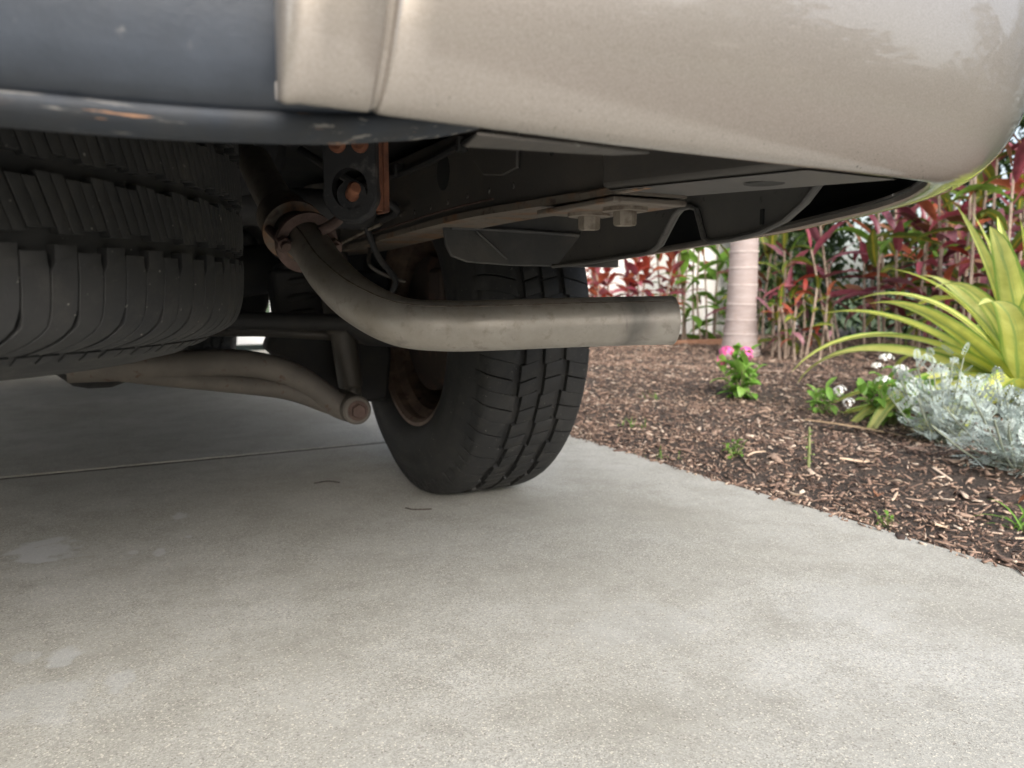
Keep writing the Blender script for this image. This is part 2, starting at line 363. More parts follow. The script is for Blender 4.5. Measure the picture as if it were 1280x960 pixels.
# ------------------------------------------------------------------ bark mulch
def mulch():
    rng = np.random.default_rng(5)
    N = 95000
    u = rng.random(N)
    X = 1.275 + 5.2*u**1.8; Y = -.3 + 6.4*rng.random(N)**.9
    keep = (X - 1.25) > -1; X, Y = X[keep], Y[keep]; N = len(X)
    sz = rng.random(N)
    L = .0022 + .0095*sz**3.0; big = rng.random(N) < .03; L[big] *= 2.6; thin = rng.random(N) < .25; W = L*(.14 + .34*rng.random(N)) + .0006; W[thin] *= .35; L[thin] *= 1.7; T = .0006 + .0012*rng.random(N)
    far = np.clip((X-1.3)/2.2, 0, 1); L *= 1 + .6*far; W *= 1 + .7*far
    a = rng.random(N)*2*np.pi; tilt = rng.normal(0, .22, N); roll = rng.normal(0, .35, N)
    Z = np.array([soil_z(x, y) for x, y in zip(X, Y)]) + .003 + .010*rng.random(N)**2
    on = X < 1.302; Z[on] = .0025; tilt[on] *= .2; roll[on] *= .2; L[on] *= .7
    drop = (X < 1.298) & (rng.random(N) > .12); L[drop] = 1e-4; W[drop] = 1e-4; T[drop] = 1e-5
    ex = np.stack([np.cos(a)*np.cos(tilt), np.sin(a)*np.cos(tilt), np.sin(tilt)], 1)
    ey = np.stack([-np.sin(a)*np.cos(roll), np.cos(a)*np.cos(roll), np.sin(roll)], 1); ez = np.cross(ex, ey)
    C = np.stack([X, Y, Z], 1); vs = []
    for sx, sy, s_z in ((-1,-1,-1),(1,-.6,-1),(1,.7,-1),(-1,1,-1),(-.85,-.9,1),(.9,-.5,1),(.8,.6,1),(-.9,.8,1)):
        vs.append(C + ex*(sx*L)[:, None] + ey*(sy*W)[:, None] + ez*(s_z*T)[:, None])
    V = np.stack(vs, 1)
    V[:, [1, 2, 5, 6], 2] += (rng.normal(0, .003, N))[:, None]
    V = V.reshape(-1, 3)
    q = np.array([(3,2,1,0),(4,5,6,7),(0,1,5,4),(1,2,6,5),(2,3,7,6),(3,0,4,7)])
    F = (q[None] + (np.arange(N)*8)[:, None, None]).reshape(-1, 4)
    me = bpy.data.meshes.new('mulch'); me.vertices.add(len(V)); me.vertices.foreach_set('co', V.ravel().astype('f'))
    me.loops.add(F.size); me.loops.foreach_set('vertex_index', F.ravel().astype('i')); me.polygons.add(len(F))
    me.polygons.foreach_set('loop_start', np.arange(0, F.size, 4).astype('i')); me.polygons.foreach_set('loop_total', np.full(len(F), 4, 'i'))
    me.update(calc_edges=True); me.materials.append(M['chips'])
    o = bpy.data.objects.new('bark_mulch', me); COL.objects.link(o)
    tag(o, 'brown shredded bark mulch covering the garden bed', 'mulch', kind='stuff')
mulch()

# ------------------------------------------------------------------ house behind
hz = empty('house', (0, 6.4, 0)); tag(hz, 'white stucco house with a pale garage door in front of the vehicle', 'house')
def hp(name, mb, mat, parent=hz, **k): return mb.build(name, M[mat], parent, **k)
GX0, GX1 = -3.0, 2.6
hp('wall', MB().prism([(-6.5, -.1), (GX0, -.1), (GX0, 2.3), (GX1, 2.3), (GX1, -.1), (7.2, -.1), (7.2, 3.0), (-6.5, 3.0)], 'y', 0, .25), 'stucco')
for i in range(4):
    for j in range(4):
        w = (GX1-GX0)/4
        hp('door_panel', MB().box((GX0+w*j+.02, .10, .02+.57*i), (GX0+w*(j+1)-.02, .15, .57*(i+1))), 'door_white', bevel=.012)
rf = hp('roof', MB().prism([(-.7, 2.95), (-.7, 3.1), (3.5, 4.9), (7.7, 3.1), (7.7, 2.95)], 'x', -7.2, 7.9), 'roof')
hp('wall', MB().box((-6.5, .26, -.1), (-6.25, 7, 2.94)), 'stucco'); hp('wall', MB().box((6.95, .26, -.1), (7.2, 7, 2.94)), 'stucco')
wd = hp('window', MB().box((4.0, -.02, 1.3), (5.6, .05, 2.4)), 'glass')
hp('frame', MB().box((3.92, -.04, 1.22), (4.0, .06, 2.48)).box((5.6, -.04, 1.22), (5.68, .06, 2.48)).box((4.0, -.04, 2.4), (5.6, .06, 2.48)).box((4.0, -.04, 1.22), (5.6, .06, 1.3)), 'door_white', wd)

# ================================================================== VEHICLE
suv = empty('suv', (-.15, 2.9, 0)); tag(suv, 'champagne beige SUV seen from under its rear bumper, parked on the driveway', 'suv')
OFF = Vector((.15, -2.9, 0))
def part(name, mb, mat, parent=None, **k):
    """builds in world coordinates, parented to the vehicle (or to one of its parts)"""
    o = mb.build(name, M[mat], parent or suv, **k)
    if parent is None: o.location = OFF
    return o
def mirx(x): return -.30 - x

# ---- tyre and wheel (axis along local x, centre at origin)
TR, TD = .380, .0095
half = [(0, TR-TD), (.05, TR-TD-.0005), (.085, TR-TD-.0025), (.104, TR-TD-.009), (.118, TR-TD-.021), (.129, TR-TD-.036), (.137, TR-TD-.056), (.1435, TR-.088), (.1445, TR-.105), (.140, TR-.128), (.129, TR-.148), (.117, TR-.160), (.108, TR-.170)]
hp_s = smooth_path([(a, b, 0) for a, b in half], 8)
cum = [0]
for i in range(1, len(hp_s)): cum.append(cum[-1] + (hp_s[i]-hp_s[i-1]).length)
def prof(s):
    sg = -1 if s < 0 else 1; s = min(abs(s), cum[-1]-1e-6)
    i = max(1, next(k for k in range(len(cum)) if cum[k] >= s)) if s > 0 else 1
    t = (s-cum[i-1])/(cum[i]-cum[i-1]); p = hp_s[i-1].lerp(hp_s[i], t); d = (hp_s[i]-hp_s[i-1]).normalized()
    return sg*p.x, p.y, (-sg*d.y*1., d.x)          # lateral, radius, outward normal (lateral, radial)
def surf(u, s, h):
    v, r, (nv, nr) = prof(s); a = u/TR
    v += nv*h; r += nr*h
    return (v, r*math.sin(a), r*math.cos(a))
def make_tyre(rugged):
    mb = MB()
    # carcass with shallow moulded rings on the sidewall
    ss = [(-cum[-1] + 2*cum[-1]*i/84) for i in range(85)]; n = 128; rows = []
    for s in ss:
        a = abs(s); h = 0
        if .160 < a < .166 or .196 < a < .200: h = .0016
        if .170 < a < .186: h = -.0012
        rows.append([surf(2*math.pi*TR*k/n, s, h) for k in range(n+1)])
    mb.grid(rows)
    NP = 62 if rugged else 38; pitch = 2*math.pi*TR/NP; ch = .00035
    def lug(ul, ur, slist, hfun):
        """block between the curves ul(s), ur(s); edges slightly broken"""
        rows = []
        m = len(slist)
        for i, s in enumerate(slist):
            h = hfun(s); a, b = ul(s), ur(s); e = ch*1.2
            top = h - (ch if i in (0, m-1) else 0)
            rows.append([surf(a, s, -.001), surf(a, s, h-ch), surf(a+e, s, top), surf(b-e, s, top), surf(b, s, h-ch), surf(b, s, -.001)])
        mb.grid(rows)
        for r in (rows[0], rows[-1]):
            k = len(mb.v); mb.v += r; mb.f.append(tuple(range(k, k+6)) if r is rows[-1] else tuple(range(k+5, k-1, -1)))
    def put(sg, L_, R2, sa, sb, st, hf):
        n = max(2, int(round(abs(sb-sa)/st))+1); sls = [sg*(sa+(sb-sa)*i/(n-1)) for i in range(n)][::-1]
        if sg == 1: lug(L_, R2, sls, hf)
        else: lug(lambda s: -R2(s), lambda s: -L_(s), sls, hf)
    flat = lambda s: TD
    for p in range(NP):
        u0 = p*pitch
        for sg in (1, -1):
            for hf_ in (0, 1):
                a = u0 + hf_*pitch/2; b = a + pitch/2; gp = .0005
                if rugged:
                    i0, i1 = ((.0040, .0425), (.0072, .0392))[hf_]; k = .36; gl = .0007 if hf_ == 0 else gp
                    L_ = lambda s: (a + gl) + k*(abs(s)-.024)
                    R2 = lambda s: (b - gp) + k*(abs(s)-.024)
                    mid = lambda s, o=0: (a+b)/2 + .0004 + o + k*(abs(s)-.024)
                    put(sg, L_, lambda s: mid(s, -.0003), i0, i1, .012, flat); put(sg, lambda s: mid(s, .0003), R2, i0 + .0006, i1 - .0006, .012, flat)
                    # shoulder lug: straight across the tread, then swept back over the shoulder
                    j0 = (.0495, .0540)[hf_]
                    sweep = lambda s: -.80*max(0, abs(s)-.099)
                    open_ = lambda s, w: gp + w*max(0, min(1, (abs(s)-.090)/.006))
                    wl, wr = ((.0001, .0016), (.0016, .0001))[hf_]
                    La = lambda s: a + open_(s, wl) + sweep(s) + (.0030 if (hf_ == 0 and abs(s) < .0625) else 0)
                    Ra = lambda s: b - open_(s, wr) + sweep(s) - (.0012 if (hf_ == 1 and abs(s) < .0625) else 0)
                    put(sg, La, Ra, j0, .128, .0055, lambda s: TD if abs(s) < .107 else TD - (TD-.0024)*min(1, (abs(s)-.107)/.021))
                    # small raised pads round the upper sidewall
                    sw = -.80*.033
                    x0, x1 = (a + .0012 + sw, b - (.0012 if hf_ else .0045) + sw)
                    put(sg, lambda s: x0, lambda s: x1, .1315, .142, .005, lambda s: .0018)
                else:
                    # road pattern: four wavy ribs cut by fine slanted sipes
                    wob = .0042 if (p + hf_) % 2 else -.0042; k = (.22 if sg == 1 else .30); gl = .0032 if hf_ == 0 else gp*.8
                    L_ = lambda s: (a + gl) + k*(abs(s)-.024); R2 = lambda s: (b - gp*.8) + k*(abs(s)-.024)
                    put(sg, L_, R2, .0068 + wob*.5, .0395 + wob, .012, flat)
                    La = lambda s: a + gl*.9 - .25*(abs(s)-.06); Ra = lambda s: b - gp*.8 - .25*(abs(s)-.06)
                    put(sg, La, Ra, .0550 + wob, .1235 if hf_ else .131, .007, lambda s: TD if abs(s) < .104 else TD - (TD-.0012)*min(1, (abs(s)-.104)/.022))
    return mb.mesh('tyre', M['rubber'], 40)
TYRES = {True: make_tyre(True), False: make_tyre(False)}
RIM = MB().lathe([(-.118, .236), (-.122, .232), (-.120, .216), (-.112, .208), (-.096, .206), (-.08, .19), (.0, .182), (.05, .186), (.092, .20), (.112, .207), (.120, .215), (.122, .232), (.118, .236)], 72).mesh('rim', M['rim'])
def disc():
    mb = MB().lathe([(.052, .187), (.045, .165), (.03, .15), (.035, .10), (.06, .07), (.075, .06), (.075, .001)], 48)
    return mb.mesh('rim_disc', M['rim'])
DISC = disc()
def make_wheel(c, rot=(0, 0, 0), name='wheel', brake=True):
    w = empty(name, Vector(c)+OFF, suv); w.rotation_euler = rot
    inst('tyre', TYRES[name == 'spare_wheel'], w); inst('rim', RIM, w); inst('rim_disc', DISC, w)
    return w
WX, WY = .725, 1.615
wr = make_wheel((WX, WY, TR-.004), (R_(37), 0, 0))
make_wheel((mirx(WX), WY, TR-.004), (R_(80), 0, R_(180)))
make_wheel((.50, 4.62, TR-.004), (R_(11), 0, 0)); make_wheel((-.80, 4.62, TR-.004), (R_(55), 0, R_(180)))
sp = make_wheel((-.243, .892, .530), (0, R_(90), 0), 'spare_wheel'); tag(sp, 'spare wheel slung flat under the boot floor')
sp.rotation_euler = (Euler((0, R_(90), 0)).to_matrix().to_4x4() @ Matrix.Rotation(R_(3), 4, 'X')).to_euler()
# brake drum and backing plate inside the rear rims
for sx, bx in ((1, WX), (-1, mirx(WX))):
    dr = part('brake_drum', MB().lathe([(bx-sx*.085, .02), (bx-sx*.085, .13), (bx-sx*.075, .150), (bx-sx*.01, .150), (bx-sx*.01, .14)], 48, centre=(0, WY, TR)), 'brake')
    part('brake_caliper', MB().box((bx-sx*.115 if sx > 0 else bx-sx*.04, WY-.16, TR-.02), (bx-sx*.04 if sx > 0 else bx-sx*.115, WY-.085, TR+.12)), 'brake', bevel=.012)

# ---- rear bumper skin
GZ = .685
ST = [  # outer x, y | bottom x, y, z
 (.0790, .385, .0795, .3885, .5400), (.0775, .366, .0780, .3800, .5385), (.0800, .3575, .0810, .3760, .5365), (.0865, .3525, .0870, .3745, .5370),
 (.098, .3515, .098, .3765, .5372), (.110, .3515, .110, .3775, .5373),
 (.1195, .3515, .1195, .3782, .5373), (.1215, .3528, .1212, .3790, .5375), (.1228, .3570, .1226, .3810, .5392), (.1262, .3570, .1250, .3810, .5394), (.1275, .3528, .1262, .3795, .5375), (.1298, .3515, .1285, .3785, .5370),
 (.15, .3515, .15, .379, .5366), (.20, .3515, .20, .380, .5360), (.27, .3515, .27, .381, .5352), (.35, .3520, .35, .3815, .5348), (.43, .3530, .43, .382, .5345), (.50, .3545, .50, .3828, .5343),
 (.55, .3560, .537, .3835, .5342), (.60, .3585, .562, .3850, .5340), (.645, .3630, .576, .3885, .5338), (.685, .3735, .588, .396, .5336), (.718, .3875, .602, .408, .5334), (.748, .4050, .620, .426, .533), (.775, .427, .643, .450, .5325),
 (.799, .455, .668, .482, .532), (.820, .490, .693, .522, .531), (.841, .520, .717, .572, .530), (.851, .575, .740, .632, .528), (.858, .64, .762, .70, .525), (.863, .72, .782, .78, .522), (.866, .82, .798, .86, .519), (.868, .94, .812, .96, .515), (.868, 1.06, .824, 1.06, .511), (.868, 1.16, .832, 1.16, .507), (.868, 1.215, .835, 1.215, .505)]
def section(st, groove=0.):
    ox, oy, bx, by, bz = st; p = []
    nx, ny = (ox-bx), (oy-by); ln = math.hypot(nx, ny) or 1
    for z, inn in ((.872, .055), (.868, .03), (.855, .012), (.83, .003), (.79, 0), (.74, 0), (.71, 0), (GZ, 0)):
        p.append((ox - nx/ln*inn, oy - ny/ln*inn, z))
    for k in range(1, 13):
        th = math.pi/2*k/12; s_ = 1-math.cos(th); z = GZ-(GZ-bz)*math.sin(th); p.append((ox+(bx-ox)*s_, oy+(by-oy)*s_, z))
    p.append((bx - nx/ln*.004, by - ny/ln*.004, bz+.0015)); p.append((bx - nx/ln*.005, by - ny/ln*.005, bz+.010))
    return p
def slant(p):                      # the pressed groove leans outward as it climbs
    q = []
    for (x, y, z) in p: q.append((x + (.10*(z-.537) if .118 < x < .131 else 0), y, z))
    return q
def densify(sts):
    out = []
    for i, s in enumerate(sts):
        out.append(s)
        if i >= 17 and i < len(sts)-1:
            a, b, c, d = sts[i-1], s, sts[i+1], sts[min(i+2, len(sts)-1)]
            out.append(tuple(.5*((b[k]+c[k])*1.125 - (a[k]+d[k])*.125) for k in range(5)))
    return out
STD = densify(ST)
def bumper(mir):
    rows = [slant(section(s)) for s in STD]
    lin = [[(x - (s[0]-s[2])/(math.hypot(s[0]-s[2], s[1]-s[3]) or 1)*.009, y - (s[1]-s[3])/(math.hypot(s[0]-s[2], s[1]-s[3]) or 1)*.009, z+.006) for (x, y, z) in section(s)[2:-2]] for s in STD[13:]]
    if mir: rows = [[(mirx(x), y, z) for x, y, z in r] for r in rows]; lin = [[(mirx(x), y, z) for x, y, z in r] for r in lin]
    b = part('rear_bumper', MB().grid(rows, mir), 'paint', smooth=50)
    part('bumper_lining', MB().grid(lin, not mir), 'cavity', b, smooth=50)
    return b
bumper(False); bumper(True)
# ---- black centre valance: convex face, rolled and scraped lower edge
VAL = [(-.377, .524), (-.30, .5235), (-.20, .523), (-.10, .523), (-.035, .523), (-.004, .523), (.03, .5235), (.067, .525), (.108, .528), (.153, .5355), (.180, .5410), (.197, .5455), (.215, .551)]
def vrow(x, zb, lip):
    up = [(.3890, .86), (.3810, .80), (.3795, .70), (.3800, .64), (.3815, .605), (.3850, .578), (.3895, zb+.034), (.3960, zb+.022), (.4030, zb+.0155), (.4075, zb+.0135)]
    lo = [(.4068, zb+.0138), (.4045, zb+.0115), (.4050, zb+.0085), (.4085, zb+.0050), (.4150, zb+.0018), (.42, zb), (.426, zb+.001), (.428, zb+.02), (.428, zb+.12)]
    return [(x, y + max(0, (x-.10))*.25*(1 if z < .6 else 0), z) for y, z in (lo if lip else up)]
vs_ = [(x, z) for x, _, z in [tuple(p) for p in smooth_path([(x, 0, z) for x, z in VAL], 6)]]
bv = part('bumper_valance', MB().grid([vrow(x, z, False) for x, z in vs_]), 'valance', smooth=60)
part('valance_lip', MB().grid([vrow(x, z, True) for x, z in vs_]), 'valance_lip', bv, smooth=60)
# steel flange sticking out under the painted bumper
part('bumper_flange', MB().prism([(.183, .384), (.192, .419), (.283, .402), (.300, .386)], 'z', .5335, .5350), 'plate')

# ---- chassis rail (inner face towards the camera) with rolled lower lip
rail_b = [(.645, .5515), (.72, .5525), (.82, .5545), (.978, .5575), (1.15, .5560), (1.35, .5500), (1.656, .5420), (2.0, .545), (2.9, .55), (4.6, .55)]
def rail(x0, x1):
    return MB().prism([(y, z) for y, z in rail_b] + [(4.6, .68), (.645, .68)], 'x', x0, x1)
r1 = part('chassis_rail', rail(.470, .545), 'frame', bevel=.004)
part('chassis_rail', rail(mirx(.545), mirx(.470)), 'frame', bevel=.004)
sm = [(y, z) for _, y, z in [tuple(p) for p in smooth_path([(0, y, z) for y, z in rail_b], 4)]]
part('rail_lip', MB().prism([(y, z-.004) for y, z in sm] + [(y, z+.005) for y, z in sm[::-1]], 'x', .4635, .5515), 'frame_lip', r1)
part('rail_seam', MB().tube([(.4692, y, z+.016) for y, z in sm if y > .9], .0016, 6), 'brownrust', r1)
def ellipse_prism(cy, cz, ry, rz, x0, x1, n=20): return MB().prism([(cy+ry*math.cos(2*math.pi*k/n), cz+rz*math.sin(2*math.pi*k/n)) for k in range(n)], 'x', x0, x1)
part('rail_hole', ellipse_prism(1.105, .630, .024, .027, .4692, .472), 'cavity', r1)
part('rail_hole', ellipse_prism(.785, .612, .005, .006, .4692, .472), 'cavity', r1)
# stamped gusset on the rail
part('rail_gusset', MB().prism([(1.0, .675), (.985, .628), (.955, .606), (.90, .598), (.86, .602), (.86, .675)], 'x', .4635, .4695), 'frame', r1, bevel=.002)
# bumper arm bolted to the rail end: box with light underside and oval hole
ba = part('bumper_arm', MB().prism([(.660, .553), (.400, .5385), (.385, .56), (.385, .67), (.660, .675)], 'x', .452, .560), 'frame', bevel=.006)
part('arm_hole', MB().lathe([(.5419, .0005), (.5414, .017)], 24, 'z', (.505, .492, 0)), 'cavity', ba)
part('arm_underside', MB().add([(.456, .404, .5374), (.556, .404, .5374), (.556, .655, .5513), (.456, .655, .5513)], [(0, 1, 2, 3)]), 'stay', ba)
part('splice_plate', MB().box((.458, .645, .5395), (.552, .80, .5455)).box((.4605, .60, .5475), (.470, .72, .556)), 'frame_lip', ba, bevel=.0015)
for (x, y) in ((.500, .752), (.502, .686)):
    part('bolt', MB().hexbolt((x, y, .5395), (0, 0, -1), .0125, .019, .024, .004), 'bolt')

# ---- plastic stay closing the bumper end, with a notch in its lower edge
stay_poly = [(1.02, .489), (.905, .4925), (.805, .498), (.785, .500), (.768, .507), (.740, .541), (.730, .5475), (.711, .549), (.700, .545), (.686, .511), (.676, .506), (.642, .507), (.60, .512), (.57, .521), (.546, .536), (.530, .552), (.524, .567), (.522, .66), (.93, .66), (.925, .566), (.955, .530)]
st_ = part('bumper_stay', MB().prism(stay_poly, 'x', .618, .623), 'stay', bevel=.0015)
lipp = [(.613, y, z) for y, z in stay_poly[:17]]
part('stay_lip', MB().tube(lipp, .0032, 8), 'stay', st_)
part('stay_slot', MB().box((.6155, .600, .520), (.6185, .604, .536)), 'cavity', st_)
# wheel-arch liner: flap hanging in front of the tyre and the arch over it
lf = part('arch_liner', MB().prism([(.489, .552), (.492, .525), (.502, .507), (.53, .498), (.611, .4935), (.83, .4935), (.83, .66), (.489, .66)], 'y', 1.15, 1.158), 'liner', bevel=.002)
part('liner_rib', MB().tube([(.50, 1.147, .552), (.62, 1.147, .5515), (.72, 1.147, .549), (.80, 1.147, .545)], .0035, 8), 'liner', lf)
part('liner_rib', MB().tube([(.545, 1.147, .548), (.60, 1.147, .505)], .0025, 8), 'liner', lf)
for sx in (0, 1):
    rows = []
    for i in range(17):
        a = R_(20 + 165*i/16); y, z = WY - .455*math.cos(a), .40 + .33*math.sin(a) + (.0 if 20 < i*11 < 160 else 0)
        rows.append([(x if not sx else mirx(x), y, z) for x in (.55, .83)])
    part('wheel_housing', MB().grid(rows, bool(sx)), 'dark')
part('wheel_housing', MB().box((.545, 1.16, .56), (.552, 2.1, .74)), 'dark')

# ---- exhaust: muffler, flange joint, bent tail pipe
PR = .0311
pts = [(.242, 1.42, .695), (.242, 1.363, .660), (.243, 1.25, .600), (.246, 1.14, .545), (.256, 1.058, .509), (.264, .991, .470), (.285, .937, .437), (.322, .896, .4140), (.374, .870, .4085), (.433, .844, .4095), (.505, .8235, .4115), (.572, .8005, .4130), (.643, .777, .4140)]
pp = smooth_path(pts, 7)
ex = part('tail_pipe', MB().tube(pp, [PR*min(1, .89 + .11*max(0, i-30)/25) for i in range(len(pp))], 32, caps=False), 'pipe', smooth=60)
# open end: rolled rim and dark bore
d = (pp[-1]-pp[-2]).normalized()
part('pipe_bore', MB().tube([pp[-1]-d*.0005, pp[-1]-d*.10, pp[-1]-d*.16], [PR-.002, PR-.002, PR-.002], 32, caps=False), 'brake', ex)
def ring(c, ax, r0, r1, h, n=32):
    mb = MB(); ax = Vector(ax).normalized(); u = ax.orthogonal().normalized(); w = ax.cross(u); rows = []
    for (hh, r) in ((0, r0), (0, r1), (h, r1), (h, r0), (0, r0)):
        rows.append([Vector(c)+ax*hh+(u*math.cos(2*math.pi*k/n)+w*math.sin(2*math.pi*k/n))*r for k in range(n+1)])
    return mb.grid(rows)
part('pipe_rim', ring(pp[-1]-d*.001, d, PR-.0022, PR+.0004, .0022), 'pipe', ex)
# longitudinal weld along the pipe, on the upper camera side
seam = []
for i in range(22, len(pp)-1):
    t = (pp[i+1]-pp[i-1]).normalized(); up = Vector((0, 0, 1)); up = (up - t*up.dot(t)).normalized(); side = t.cross(up)
    a = R_(38); nrm = up*math.cos(a)*1. + side*math.sin(a); seam.append(pp[i]+nrm*(PR*min(1, .89 + .11*max(0, i-30)/25)-.0004))
part('pipe_seam', MB().tube(seam, .0011, 6), 'weld', ex)
# joint: two plates clamping a gasket, plus an upstream sleeve
j = pp[26]; jd = (pp[27]-pp[25]).normalized(); ju = jd.orthogonal().normalized()
fl = part('pipe_flange', MB().add(ring(j, jd, PR-.001, .043, .008).v, ring(j, jd, PR-.001, .043, .008).f), 'brownrust')
q0 = pp[21]; qd = (pp[22]-pp[20]).normalized()
part('pipe_sleeve', MB().tube([q0-qd*.045, q0-qd*.040, q0+qd*.010, q0+qd*.014], [.034, .038, .039, .037], 32), 'frame_lip')
part('pipe_flange', ring(q0+qd*.016, qd, PR-.001, .044, .008), 'frame_lip')
sd = jd.cross(Vector((0, 0, 1))).normalized()
for k in (-1, 1):
    c = j + sd*k*.036
    part('flange_bolt', MB().tube([c-jd*.05, c+jd*.028], .0062, 12).hexbolt(c+jd*.008, jd, .011, .012), 'brownrust')
part('muffler', MB().lathe([(1.36, .04), (1.37, .08), (1.40, .10), (1.75, .10), (1.78, .08), (1.79, .04)], 32, 'y', (.20, 0, .70)), 'dark')
part('silencer', MB().prism([(.05, .40), (.09, .362), (.30, .360), (.36, .395), (.385, .50), (.33, .60), (.08, .60), (.03, .50)], 'y', 1.95, 2.75), 'dark', bevel=.02)
# rubber hanger: plate with two rusty rivets above and a rod end through the ring below
ha = empty('exhaust_hanger', Vector((.297, 1.002, .60))+OFF, suv)
ha.rotation_euler = (0, 0, R_(-28))
hang = [(-.036, .075), (-.034, -.010), (-.036, -.028), (-.028, -.047), (-.012, -.060), (.008, -.061), (.026, -.050), (.036, -.030), (.034, -.008), (.034, .075)]
ho = [( .016*math.cos(2*math.pi*k/16)+.001, -.020+.020*math.sin(2*math.pi*k/16)) for k in range(16)]
hb = MB(); 
def plate_hole(mb, outer, c, ax_, ay_, y0, y1, n=28):
    rows = [[], [], [], []]
    import math as _m
    def out_at(a):
        dx, dz = _m.cos(a), _m.sin(a); best = 9
        for i in range(len(outer)):
            (x1, z1), (x2, z2) = outer[i], outer[(i+1) % len(outer)]; x1 -= c[0]; x2 -= c[0]; z1 -= c[1]; z2 -= c[1]
            den = dx*(z2-z1) - dz*(x2-x1)
            if abs(den) < 1e-9: continue
            t = (x1*(z2-z1) - z1*(x2-x1))/den; s_ = (x1*dz - z1*dx)/den
            if t > 0 and -1e-6 <= s_ <= 1+1e-6: best = min(best, t)
        return best
    for k in range(n+1):
        a = 2*_m.pi*k/n; r = out_at(a); o_ = (c[0]+r*_m.cos(a), c[1]+r*_m.sin(a)); i_ = (c[0]+ax_*_m.cos(a), c[1]+ay_*_m.sin(a))
        rows[0].append((i_[0], y0, i_[1])); rows[1].append((o_[0], y0, o_[1])); rows[2].append((o_[0], y1, o_[1])); rows[3].append((i_[0], y1, i_[1]))
    return mb.grid(rows + [rows[0]])
plate_hole(hb, hang, (.000, -.018), .023, .026, -.014, .014).build('rubber_block', M['hanger'], ha, bevel=.003)
ring((.002, -.012, -.026), (0, 1, 0), .009, .019, .024).build('rubber_ring', M['hanger'], ha)
for x in (-.014, .015):
    MB().tube([(x, -.013, .036), (x, -.021, .036), (x, -.024, .036)], [.0105, .0105, .007], 16).build('rivet', M['rust'], ha)
MB().tube([(.003, .03, -.028), (.003, -.018, -.026), (.010, -.034, -.020), (.012, -.037, -.0195)], [.0085, .0085, .0085, .006], 14).build('hanger_rod', M['rust'], ha)
part('hanger_bracket', MB().box((.338, .996, .555), (.346, 1.03, .70)).box((.326, .9955, .556), (.3375, .9985, .70)), 'rust', bevel=.004)
part('hanger_arm', MB().tube(smooth_path([(.262, 1.035, .530), (.285, 1.03, .545), (.300, 1.02, .575)]), .007, 12), 'brownrust')

# ---- rear suspension
arm_top = [(-.06, .335), (.10, .333), (.20, .334), (.262, .327), (.315, .312), (.364, .285), (.405, .252), (.435, .232), (.458, .222)]
arm_bot = [(.45, .190), (.41, .203), (.36, .226), (.306, .243), (.20, .262), (.09, .280), (0, .297), (-.06, .31)]
la = part('lower_arm', MB().prism(arm_top + arm_bot, 'y', 1.605, 1.625), 'dusty', bevel=.003)
tp = smooth_path([(x, 1.59, z-.021) for x, z in arm_top], 5); part('arm_flange', MB().tube(tp, [.027]*len(tp), 14), 'dusty', la)
bt = smooth_path([(x, 1.592, z+.012) for x, z in arm_bot], 5); part('arm_flange', MB().tube(bt, [.019]*len(bt), 12), 'dusty', la)
part('arm_bush', MB().tube([(.456, 1.535, .207), (.456, 1.54, .207), (.456, 1.66, .207)], [.026, .030, .030], 28), 'dusty', la)
part('bolt', MB().hexbolt((.456, 1.536, .207), (0, -1, 0), .0155, .014, .021, .004), 'brownrust', la)
part('lower_arm', MB().prism([(mirx(x), z) for x, z in arm_top + arm_bot], 'y', 1.58, 1.63), 'dusty', bevel=.004)
part('lateral_link', MB().tube([(.03, 1.74, .372), (.30, 1.74, .366), (.47, 1.74, .352), (.56, 1.74, .338)], .0125, 14), 'frame')
part('shock_absorber', MB().tube([(.492, 1.69, .205), (.490, 1.69, .235), (.487, 1.69, .24), (.475, 1.70, .36), (.474, 1.70, .365), (.44, 1.72, .68)], [.020, .020, .027, .029, .036, .036], 20), 'frame')
kn = part('knuckle', MB().prism([(.335, .50), (.345, .385), (.325, .372), (.330, .345), (.318, .330), (.335, .31), (.40, .27), (.475, .215), (.50, .19), (.60, .19), (.61, .30), (.61, .50)], 'y', 1.76, 1.83), 'dark', bevel=.01)
part('half_shaft', MB().tube([(.05, 1.62, .40), (.12, 1.62, .40), (.14, 1.62, .40), (.20, 1.62, .395), (.46, 1.62, .385), (.50, 1.62, .385), (.60, 1.62, .381)], [.06, .06, .05, .018, .018, .05, .055], 18), 'dark')
part('differential', MB().lathe([(-.28, .03), (-.26, .07), (-.10, .09), (-.055, .128), (-.03, .134), (.01, .134), (.035, .125), (.06, .09), (.08, .05)], 28, 'x', (0, 1.72, .395)), 'dark')
part('subframe', MB().tube(smooth_path([(-.95, 1.95, .52), (-.5, 1.95, .47), (0, 1.95, .46), (.45, 1.95, .52)]), .06, 12).tube([(-.8, 1.42, .60), (.47, 1.42, .60)], .035, 12), 'dark')
# coil spring standing on the arm
sp_ = [(.40 + .045*math.cos(a*.4), 1.80 + .045*math.sin(a*.4), .34 + .0023*a) for a in range(0, 140)]
part('coil_spring', MB().tube(sp_, .008, 8), 'dark')
part('brake_hose', MB().tube(smooth_path([(.43, 1.40, .60), (.47, 1.43, .52), (.52, 1.47, .47), (.50, 1.50, .42), (.56, 1.55, .43)]), .006, 8), 'dark')
part('brake_hose', MB().tube(smooth_path([(.45, 1.60, .62), (.49, 1.55, .55), (.48, 1.50, .50), (.55, 1.50, .47)]), .004, 8), 'frame')
